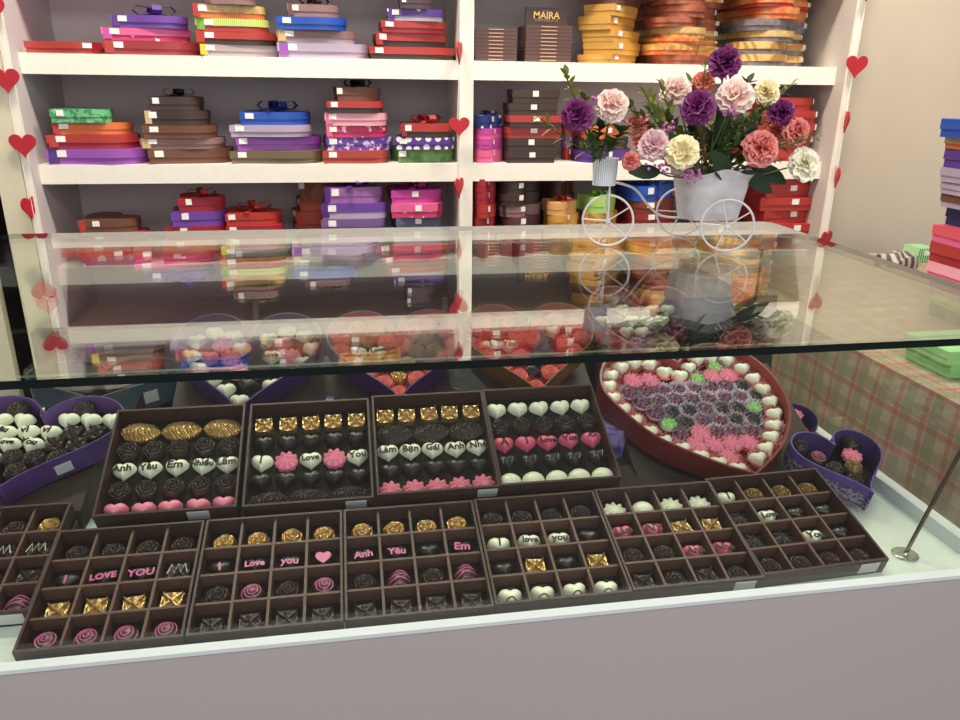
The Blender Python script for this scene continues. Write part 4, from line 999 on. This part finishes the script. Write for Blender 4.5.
# flowers
def m_blossom(c1, c2, seed, dense=1.0):
    rnd = random.Random(seed); bm = bmesh.new()
    for li, (cnt, el, rr) in enumerate([(6, -.3, 1.0), (7, .0, 1.02), (7, .32, .96), (6, .62, .9), (5, .92, .84), (4, 1.2, .76), (3, 1.42, .66)]):
        for k in range(cnt):
            a = 2*pi*(k+rnd.uniform(-.2, .2))/cnt+li*.5; e = el+rnd.uniform(-.14, .14); rr = rr*rnd.uniform(.9, 1.08)
            d = Vector((cos(e)*cos(a), cos(e)*sin(a), sin(e))); s = Vector((-sin(a), cos(a), 0)); u = d.cross(s)*-1
            W = 6; H = 4; V = {}
            wd = rnd.uniform(.42, .66); ph = rnd.uniform(0, 6)
            for i in range(W+1):
                for j in range(H+1):
                    x = -1+2*i/W; f = j/H
                    ru = .07*sin(x*7+ph)*f+.04*rnd.uniform(-1, 1)*f
                    L = rr*(.25+.75*f)*(1-.14*x*x)
                    p = d*L + s*x*wd*(.35+.65*f) + u*(-.12*(1-f)+ru+.10*x*x*f) + d*ru*.6
                    V[i, j] = bm.verts.new(p)
            for i in range(W):
                for j in range(H):
                    bm.faces.new((V[i, j], V[i+1, j], V[i+1, j+1], V[i, j+1])).material_index = 1 if j == H-1 else 0
    me = mesh_of(bm, [mat(c1, .65, var=.15, scale=3), mat(c2, .65, var=.1, scale=3)], True); return me
BL = {'purple': m_blossom((98, 8, 84), (138, 40, 122), 1), 'pale': m_blossom((244, 184, 172), (248, 222, 212), 2), 'cream': m_blossom((244, 222, 150), (250, 238, 190), 3),
      'coral': m_blossom((222, 84, 84), (240, 140, 130), 4), 'lilacpink': m_blossom((222, 150, 170), (236, 200, 206), 5), 'orange': m_blossom((220, 80, 60), (236, 120, 96), 6), 'ivory': m_blossom((244, 232, 190), (250, 246, 224), 8)}
STEM = mat((74, 96, 50), .6); LEAF = mat((44, 74, 44), .5, var=.2, scale=80); LEAFL = mat((140, 150, 66), .55, var=.2, scale=80); LEAFM = mat((92, 120, 58), .55, var=.2, scale=60); BERRY = mat((200, 90, 176), .45); SEED = mat((160, 110, 60), .6, var=.3, scale=200)
mouth = vt+Vector((0, 0, -.01)); mouth2 = kt+Vector((0, 0, -.004))
def flower(px, py, Y, rpx, kind, label, src=None):
    c = at(px, py, Y); dist = (c-CAM).dot(FWD); r = rpx/F_PX*dist; src = mouth if src is None else src
    up_ = (c-src); up_.normalize(); up_ = (up_*.6+(CAM-c).normalized()*.75).normalized()
    q = Vector((0, 0, 1)).rotation_difference(up_).to_matrix().to_4x4()
    g = thing('artificial_flower', label, 'flower', Matrix.Translation(c), 'artificial flowers in the tricycle planter')
    link('blossom', BL[kind], g, q @ Matrix.Scale(r*.98, 4) @ Matrix.Rotation(random.uniform(0, 6), 4, 'Z'))
    bm = bmesh.new(); e = src+Vector((random.uniform(-.012, .012), random.uniform(-.01, .01), 0)); m_ = (c-up_*r*.4+e)/2+Vector((0, 0, -.006))
    tube(bm, [c-up_*r*.25-c, m_-c, e-c], .0012, 6); link('stem', mesh_of(bm, STEM), g)
FLW = [(725, 63, .97, 17, 'purple', 'deep purple artificial flower standing highest in the bouquet'), (735, 97, .94, 19, 'pale', 'pale pink artificial flower below the highest purple flower'),
 (767, 93, .97, 14, 'cream', 'pale yellow artificial flower at the upper right of the bouquet'), (703, 82, .99, 11, 'orange', 'small orange red artificial flower left of the highest purple flower'),
 (676, 91, .99, 16, 'pale', 'pale pink artificial flower at the upper left of the bouquet'), (698, 108, .93, 18, 'purple', 'large purple artificial flower in the centre left of bouquet'),
 (781, 113, .96, 14, 'purple', 'purple artificial flower at the right before the red boxes'), (761, 148, .92, 19, 'coral', 'coral artificial flower with ruffled petals above the right rear wheel'),
 (797, 131, .95, 14, 'coral', 'coral artificial flower at the far right edge'), (776, 130, .98, 8, 'orange', 'small orange red artificial flower between two coral ones'),
 (803, 164, .93, 17, 'ivory', 'ivory artificial flower hanging lowest at the right'), (682, 152, .90, 18, 'cream', 'large pale yellow artificial flower over the bucket rim'),
 (654, 145, .92, 16, 'lilacpink', 'pale lilac pink artificial flower left of the yellow one'), (637, 124, .97, 13, 'coral', 'coral artificial flower between basket and bouquet'), (642, 140, .99, 10, 'orange', 'dark coral artificial flower behind the lilac pink one'),
 (631, 161, .93, 10, 'coral', 'small coral bud hanging left over the wire frame')]
for f in FLW: flower(*f)
flower(577, 115, .90, 17, 'purple', 'purple artificial flower leaning left from the small front basket', mouth2)
flower(612, 105, .91, 17, 'pale', 'pale pink artificial flower rising from the small front basket', mouth2)
def leaf_into(bm, p, d, L, W, up_=Vector((0, 0, 1)), mi=0):
    d = d.normalized(); s = d.cross(up_)
    if s.length < .1: s = d.cross(Vector((1, 0, 0)))
    s.normalize(); n = s.cross(d); prev = None
    for i in range(6):
        f = i/5; w = W*sin(pi*min(1, f*.93+.05))**.8; c = p+d*L*f+n*(-.18*L*f*f)
        q = [bm.verts.new(c+s*w/2+n*w*.15), bm.verts.new(c), bm.verts.new(c-s*w/2+n*w*.15)]
        if prev:
            bm.faces.new((prev[0], prev[1], q[1], q[0])).material_index = mi; bm.faces.new((prev[1], prev[2], q[2], q[1])).material_index = mi
        prev = q
def sprig(px, py, Y, m, label, n=9, LL=.016, WW=.0055, src=None, curve=.3):
    n = int(n*2.1); WW *= 1.5
    e = at(px, py, Y); s = (mouth if src is None else src)+Vector((random.uniform(-.01, .01), random.uniform(-.01, .01), 0))
    g = thing('leafy_sprig', label, 'sprig', Matrix.Translation(s), 'green sprigs in the tricycle planter')
    v = e-s; bm = bmesh.new(); pts = []
    sd = v.cross(Vector((0, 1, 0))).normalized()
    for i in range(8):
        f = i/7; pts.append(v*f+sd*sin(pi*f)*v.length*.08*curve)
    tube(bm, pts, .0009, 5); link('stem', mesh_of(bm, STEM), g)
    bm = bmesh.new()
    for i in range(n):
        f = .3+.7*i/(n-1); p = v*f+sd*sin(pi*f)*v.length*.08*curve; a = i*2.4
        side = (sd*cos(a)+Vector((0, -1, 0))*sin(a)*.8)
        leaf_into(bm, p, v.normalized()*.8+side*.8, LL*random.uniform(.8, 1.15), WW)
    leaf_into(bm, v, v, LL, WW)
    bmesh.ops.solidify(bm, geom=bm.faces[:], thickness=.0002); tag(link('leaves', mesh_of(bm, m), g), kind='stuff')
sprig(566, 76, .90, LEAFL, 'yellow green sprig rising above the small front basket', 10, .014, .005, mouth2)
sprig(540, 118, .89, LEAFL, 'thin green sprig pointing left from the small front basket', 6, .018, .003, mouth2)
sprig(622, 132, .9, LEAFM, 'dark green leaves in the small front basket', 6, .02, .012, mouth2)
sprig(592, 140, .9, LEAFM, 'short green leaves at the rim of small front basket', 5, .016, .007, mouth2)
sprig(645, 94, .95, LEAFL, 'yellow green sprig at the left of bouquet', 12, .016, .005)
sprig(662, 88, .97, LEAFL, 'tall yellow green sprig beside the upper pale pink flower', 10, .014, .005)
sprig(650, 112, .93, LEAFM, 'green sprig above the lilac pink flower', 10, .016, .006)
sprig(705, 68, .96, LEAFL, 'thin green sprig left of the highest purple flower', 7, .012, .003)
sprig(792, 84, .98, LEAFL, 'pale green sprig behind the yellow flower at upper right', 10, .013, .003)
sprig(765, 108, .93, LEAFM, 'long green sprig through the right half of bouquet', 14, .015, .005)
sprig(738, 125, .91, LEAFM, 'green sprig with oval leaves in the bouquet centre', 14, .014, .006)
sprig(812, 138, .92, LEAFL, 'olive sprig between the coral flowers at right', 10, .014, .004)
sprig(782, 160, .93, SEED, 'brown seeded sprig beside the ivory flower', 12, .006, .004)
sprig(702, 133, .91, SEED, 'brown seeded sprig above the yellow flower', 8, .008, .007)
for i_, (a_, b_, y_, w_) in enumerate([(668, 118, .98, 'low behind the lilac pink flower'), (690, 128, .99, 'low behind the central purple flower'), (715, 122, 1.0, 'deep in the middle of bouquet'), (742, 120, 1.0, 'behind the upper pale pink flower'), (760, 122, .98, 'beneath the right purple flower'), (652, 104, .99, 'behind the yellow green sprig at left'),
                          (630, 108, .96, 'between basket and bouquet'), (748, 84, .99, 'behind the yellow flower at upper right'), (690, 84, 1.0, 'between the pale pink and purple flowers'), (778, 146, .97, 'behind the coral flowers'), (735, 140, .97, 'just above the bucket rim'), (662, 140, .96, 'beside the yellow flower')]):
    sprig(a_, b_, y_, [LEAFM, LEAF, LEAFL][i_ % 3], 'leafy green sprig '+w_, 11, .017, .007)
sprig(600, 128, .92, LEAF, 'dark green sprig low in the small front basket', 8, .015, .007, mouth2)
sprig(584, 100, .91, LEAFM, 'green sprig behind the leaning purple flower', 8, .014, .005, mouth2)
def bigleaf(px, py, Y, L, W, label, tox, toy):
    s = mouth+Vector((0, -.01, 0)); g = thing('broad_leaf', label, 'leaf', Matrix.Translation(s), 'broad dark leaves in the tricycle planter')
    a = at(px, py, Y)-s; b = at(tox, toy, Y-.01)-s
    bm = bmesh.new(); tube(bm, [(0, 0, 0), a*.6, a], .0009, 5); link('stem', mesh_of(bm, STEM), g)
    bm = bmesh.new(); leaf_into(bm, a, b-a, (b-a).length, W, Vector((0, -1, .2))); bmesh.ops.solidify(bm, geom=bm.faces[:], thickness=.0003); link('blade', mesh_of(bm, LEAF), g)
bigleaf(727, 180, .93, .03, .026, 'round dark leaf beside the yellow flower', 716, 152)
bigleaf(742, 172, .94, .04, .022, 'broad dark leaf hanging over the right bucket rim', 775, 192)
bigleaf(750, 165, .95, .04, .022, 'long dark leaf pointing right under the ivory flower', 790, 182)
bigleaf(725, 150, .97, .04, .03, 'broad dark leaf deep in the bouquet centre', 722, 112)
bigleaf(742, 150, .96, .04, .03, 'dark leaf behind the coral flower', 752, 118)
bigleaf(660, 172, .93, .03, .018, 'dark leaf under the lilac pink flower', 632, 172)
bigleaf(712, 160, .98, .04, .03, 'dark leaf behind the yellow flower', 700, 125)
def berries(px, py, Y, n, rad, label):
    c = at(px, py, Y); g = thing('berry_cluster', label, 'berries', Matrix.Translation(c), 'magenta berry clusters in the bouquet')
    bm = bmesh.new(); tube(bm, [(0, 0, 0), (mouth-c)*.5, (mouth-c)], .0007, 5); link('stem', mesh_of(bm, STEM), g)
    bm = bmesh.new(); rnd = random.Random(px)
    for i in range(n):
        v = Vector((rnd.gauss(0, rad), rnd.gauss(0, rad*.6), rnd.gauss(0, rad*.6)))
        r = bmesh.ops.create_icosphere(bm, subdivisions=1, radius=.0022); bmesh.ops.translate(bm, verts=r['verts'], vec=v)
    tag(link('berries', mesh_of(bm, BERRY), g), kind='stuff')
berries(665, 165, .905, 22, .009, 'magenta berry cluster left below the yellow flower')
berries(690, 174, .900, 22, .009, 'magenta berry cluster hanging on the bucket front')
berries(731, 112, .93, 10, .005, 'small magenta berry cluster under the upper pale pink flower')
berries(670, 128, .92, 10, .005, 'small magenta berry cluster above the lilac pink flower')
berries(594, 100, .91, 7, .004, 'tiny magenta berry cluster between the two basket flowers')

# ---------------------------------------------------------------- table at right
TZ = rel(-.30)
tb = thing('cloth_covered_table', 'table under a red and beige checked cloth right of the counter', 'table', Matrix.Translation((1.5, 1.5, 0)))
TX0, TX1, TY0, TY1 = 1.0, 2.0, .75, 2.2
def plaid():
    m = bpy.data.materials.new('plaid'); m.use_nodes = True; nt = m.node_tree; b = nt.nodes['Principled BSDF']; b.inputs['Roughness'].default_value = .9
    tc = nt.nodes.new('ShaderNodeTexCoord'); sp = nt.nodes.new('ShaderNodeSeparateXYZ'); nt.links.new(tc.outputs['UV'], sp.inputs[0])
    def band(out, freq, ph, w):
        a = nt.nodes.new('ShaderNodeMath'); a.operation = 'MULTIPLY_ADD'; a.inputs[1].default_value = freq; a.inputs[2].default_value = ph; nt.links.new(out, a.inputs[0])
        f = nt.nodes.new('ShaderNodeMath'); f.operation = 'FRACT'; nt.links.new(a.outputs[0], f.inputs[0])
        l = nt.nodes.new('ShaderNodeMath'); l.operation = 'LESS_THAN'; l.inputs[1].default_value = w; nt.links.new(f.outputs[0], l.inputs[0]); return l.outputs[0]
    def mixc(fac, a, bcol, k=1.):
        mx = nt.nodes.new('ShaderNodeMix'); mx.data_type = 'RGBA'
        mm = nt.nodes.new('ShaderNodeMath'); mm.operation = 'MULTIPLY'; mm.inputs[1].default_value = k; nt.links.new(fac, mm.inputs[0]); nt.links.new(mm.outputs[0], mx.inputs[0])
        if isinstance(a, tuple): mx.inputs[6].default_value = (*lin(a), 1)
        else: nt.links.new(a, mx.inputs[6])
        mx.inputs[7].default_value = (*lin(bcol), 1); return mx.outputs[2]
    fq = 15.0
    c = mixc(band(sp.outputs[0], fq, 0, .38), (160, 150, 122), (126, 120, 94), .6)
    c = mixc(band(sp.outputs[1], fq, 0, .38), c, (126, 120, 94), .55)
    c = mixc(band(sp.outputs[0], fq, .55, .18), c, (164, 66, 62), .5)
    c = mixc(band(sp.outputs[1], fq, .55, .18), c, (164, 66, 62), .5)
    nt.links.new(c, b.inputs['Base Color']); return m
PL = plaid()
bm = bmesh.new(); uvl = bm.loops.layers.uv.new('UVMap'); rnd = random.Random(5)
# top
def quad(vs, uvs):
    f = bm.faces.new([bm.verts.new(v) for v in vs])
    for l, u in zip(f.loops, uvs): l[uvl].uv = u
    return f
quad([(TX0, TY0, TZ), (TX1, TY0, TZ), (TX1, TY1, TZ), (TX0, TY1, TZ)], [(TX0, TY0), (TX1, TY0), (TX1, TY1), (TX0, TY1)])
NS, NV = 60, 14
def drape(P0, P1, nrm_, uo):
    L = (P1-P0).length; V = {}
    for i in range(NS+1):
        for j in range(NV+1):
            s = i/NS*L; d = j/NV*.70; w = .022*(j/NV)*(sin(s*16)+.5*sin(s*31+1))+.03*(j/NV)+.004
            V[i, j] = (bm.verts.new(P0+(P1-P0)*(i/NS)+nrm_*(w if j else 0)+Vector((0, 0, -d))), (s+uo, d+.3))
    for i in range(NS):
        for j in range(NV):
            q = [V[i, j], V[i+1, j], V[i+1, j+1], V[i, j+1]]; f = bm.faces.new([a[0] for a in q]); f.smooth = True
            for l, a in zip(f.loops, q): l[uvl].uv = a[1]
drape(Vector((TX0, TY0, TZ)), Vector((TX0, TY1, TZ)), Vector((-1, 0, 0)), TY0)
drape(Vector((TX0, TY0, TZ)), Vector((TX1, TY0, TZ)), Vector((0, -1, 0)), TX0)
me = bpy.data.meshes.new('mesh'); bmesh.ops.translate(bm, verts=bm.verts, vec=(-1.5, -1.5, 0)); bm.to_mesh(me); bm.free(); me.materials.append(PL)
for p_ in me.polygons: p_.use_smooth = True
link('checked_cloth', me, tb)
link('tabletop', box_mesh(TX0+.01-1.5, TX1-1.5, TY0+.01-1.5, TY1-1.5, TZ-.03, TZ-.002, CARD), tb)
for x_ in (TX0+.04, TX1-.07):
    for y_ in (TY0+.04, TY1-.07): link('leg', box_mesh(x_-1.5, x_+.03-1.5, y_-1.5, y_+.03-1.5, 0, TZ-.03, CARD), tb)
def tstack(desc, items, Yf, z0, x1extra=.2, shape='rect'):
    z = z0; n = len(items)
    for i, (x0, yb, yt, word, lm, tm, bmm) in enumerate(items):
        X0 = at(x0, (yb+yt)/2, Yf+.10).x; h = at(x0+20, yt, Yf).z-at(x0+20, yb, Yf).z
        where = 'bottom' if i == 0 else ('top' if i == n-1 else ORD[i]+' from bottom')
        gift_box(X0, X0+x1extra, Yf, .15, z, h, lm, bmm, tm, None, shape, 0, f'{word} gift box, {where} of {desc}', 'gift box', 'gift boxes on the cloth covered table', lab=.22 if i < 6 else .15, name='gift_box'); z += h
    return z
Yt = 1.42
y_b = 0
def pyof(z, Y, px=950):
    lo, hi = 0, 700
    for _ in range(40):
        m_ = (lo+hi)/2
        if at(px, m_, Y).z > z: lo = m_
        else: hi = m_
    return lo
yb0 = pyof(TZ, Yt)
dd = (yb0-291)/3
its = [(932, yb0-dd*i, yb0-dd*(i+1), w, m_, None, None) for i, (w, m_) in enumerate([('green', P_GFLOR), ('lime', P_LIME), ('pale pink', C_LPINK)])]
its += [(930, 291, 272, 'pink', C_LPINK, None, C_PINK), (933, 272, 252, 'red', C_RED, None, C_CRIM), (936, 252, 234, 'rose red', mat((226, 80, 96), .5), None, C_PINK), (950, 234, 215, 'navy', C_NAVY, None, None), (945, 215, 201, 'brown', C_BROWN, C_RED, C_LIL),
        (945, 201, 188, 'grey lilac', C_LIL, None, None), (945, 188, 173, 'lilac', C_LIL, None, None), (949, 173, 153, 'purple dotted', P_POLKA, None, None), (950, 153, 141, 'tan and orange', P_TAN, None, C_ORNG), (946, 141, 121, 'royal blue', C_BLUE, None, None)]
tstack('tall stack on the checked table', its, Yt, TZ)
GB = mat((120, 200, 110), .5, var=.1)
def gbox(x0, x1, y0, y1, z, h, label, m):
    g = thing('gift_box', label, 'gift box', Matrix.Translation(((x0+x1)/2, (y0+y1)/2, z))); w, d = (x1-x0)/2, (y1-y0)/2
    bm = bmesh.new(); bx(bm, -w*.98, w*.98, -d*.98, d*.98, 0, h*.6); link('box_base', mesh_of(bm, m, False), g)
    bm = bmesh.new(); bx(bm, -w, w, -d, d, h*.45, h); link('lid', mesh_of(bm, m, False, .001), g)
    link('price_label', box_mesh(-.012, .012, -d-.001, -d+.001, h*.5, h*.85, LABEL), g)
p = on(925, 383, TZ); p.x += .045
gbox(p.x+.01, p.x+.2, p.y+.01, p.y+.13, TZ+.0015, .026, 'green gift box lying on the checked cloth, under another green one', GB)
gbox(p.x+.0, p.x+.19, p.y+.01, p.y+.13, TZ+.0275, .026, 'light green gift box on top of the other green one', mat((140, 210, 130), .5))
p = at(915, 272, 2.05)
gbox(p.x, p.x+.06, 2.05, 2.12, TZ+.0015, (at(915, 249, 2.05).z-TZ)*.98, 'small green striped box behind the tall stack', patt('stripe', (170, 225, 170), (60, 160, 70), 40, lo=.4, hi=.6))
bm = bmesh.new(); p = at(903, 262, 2.0); zt = at(903, 253, 2.0).z
polar(bm, lambda t: (.055*cos(t)*(1+.15*sin(3*t))*1.15, .045*sin(t)*(1+.1*sin(5*t))), lambda s, t: (zt-TZ)*(1-.5*s*s)+.008*sin(3*t+6*s)*s-(0 if s < .99 else .01), 10, 40)
bmesh.ops.translate(bm, verts=bm.verts, vec=(p.x, 2.02, TZ+.001))
o = link('crumpled_scarf', mesh_of(bm, patt('stripe', (70, 58, 56), (170, 158, 156), 16, lo=.4, hi=.6))); tag(o, 'crumpled grey striped scarf on the table near the wall', 'scarf')

# ---------------------------------------------------------------- light
def area(name, loc, size, power, color, rot=(0, 0, 0), sy=None):
    l = bpy.data.lights.new(name, 'AREA'); l.energy = power; l.color = color; l.size = size
    if sy: l.shape = 'RECTANGLE'; l.size_y = sy
    o = bpy.data.objects.new(name, l); COL.objects.link(o); o.location = loc; o.rotation_euler = rot; return o
area('overhead_light', (-.3, 1.75, 2.86), .7, 48, (1, .90, .74), (R(10), 0, 0), .25)
area('overhead_light', (1.2, 1.75, 2.86), .7, 48, (1, .89, .72), (R(10), 0, 0), .25)
area('overhead_light', (.2, -.5, 2.86), 1.4, 44, (1, .95, .88), (R(25), 0, 0), .7)  # soft fill added on the camera side, no lamp of the room
area('front_fill', (.6, -2.9, 1.7), 3.2, 34, (1, .98, .95), (R(88), 0, 0), 1.9)  # unseen fill added behind the camera to brighten the shelf backs
w = bpy.data.worlds.new('world'); S.world = w; w.use_nodes = True
w.node_tree.nodes['Background'].inputs[0].default_value = (.95, .93, .92, 1); w.node_tree.nodes['Background'].inputs[1].default_value = .65

S.view_settings.view_transform = 'Standard'; S.view_settings.look = 'None'; S.view_settings.gamma = 1; S.view_settings.exposure = 0.0
try: S.view_settings.use_curve_mapping = False
except Exception: pass
S.cycles.max_bounces = 10; S.cycles.transparent_max_bounces = 24; S.cycles.glossy_bounces = 6
S.cycles.use_denoising = True
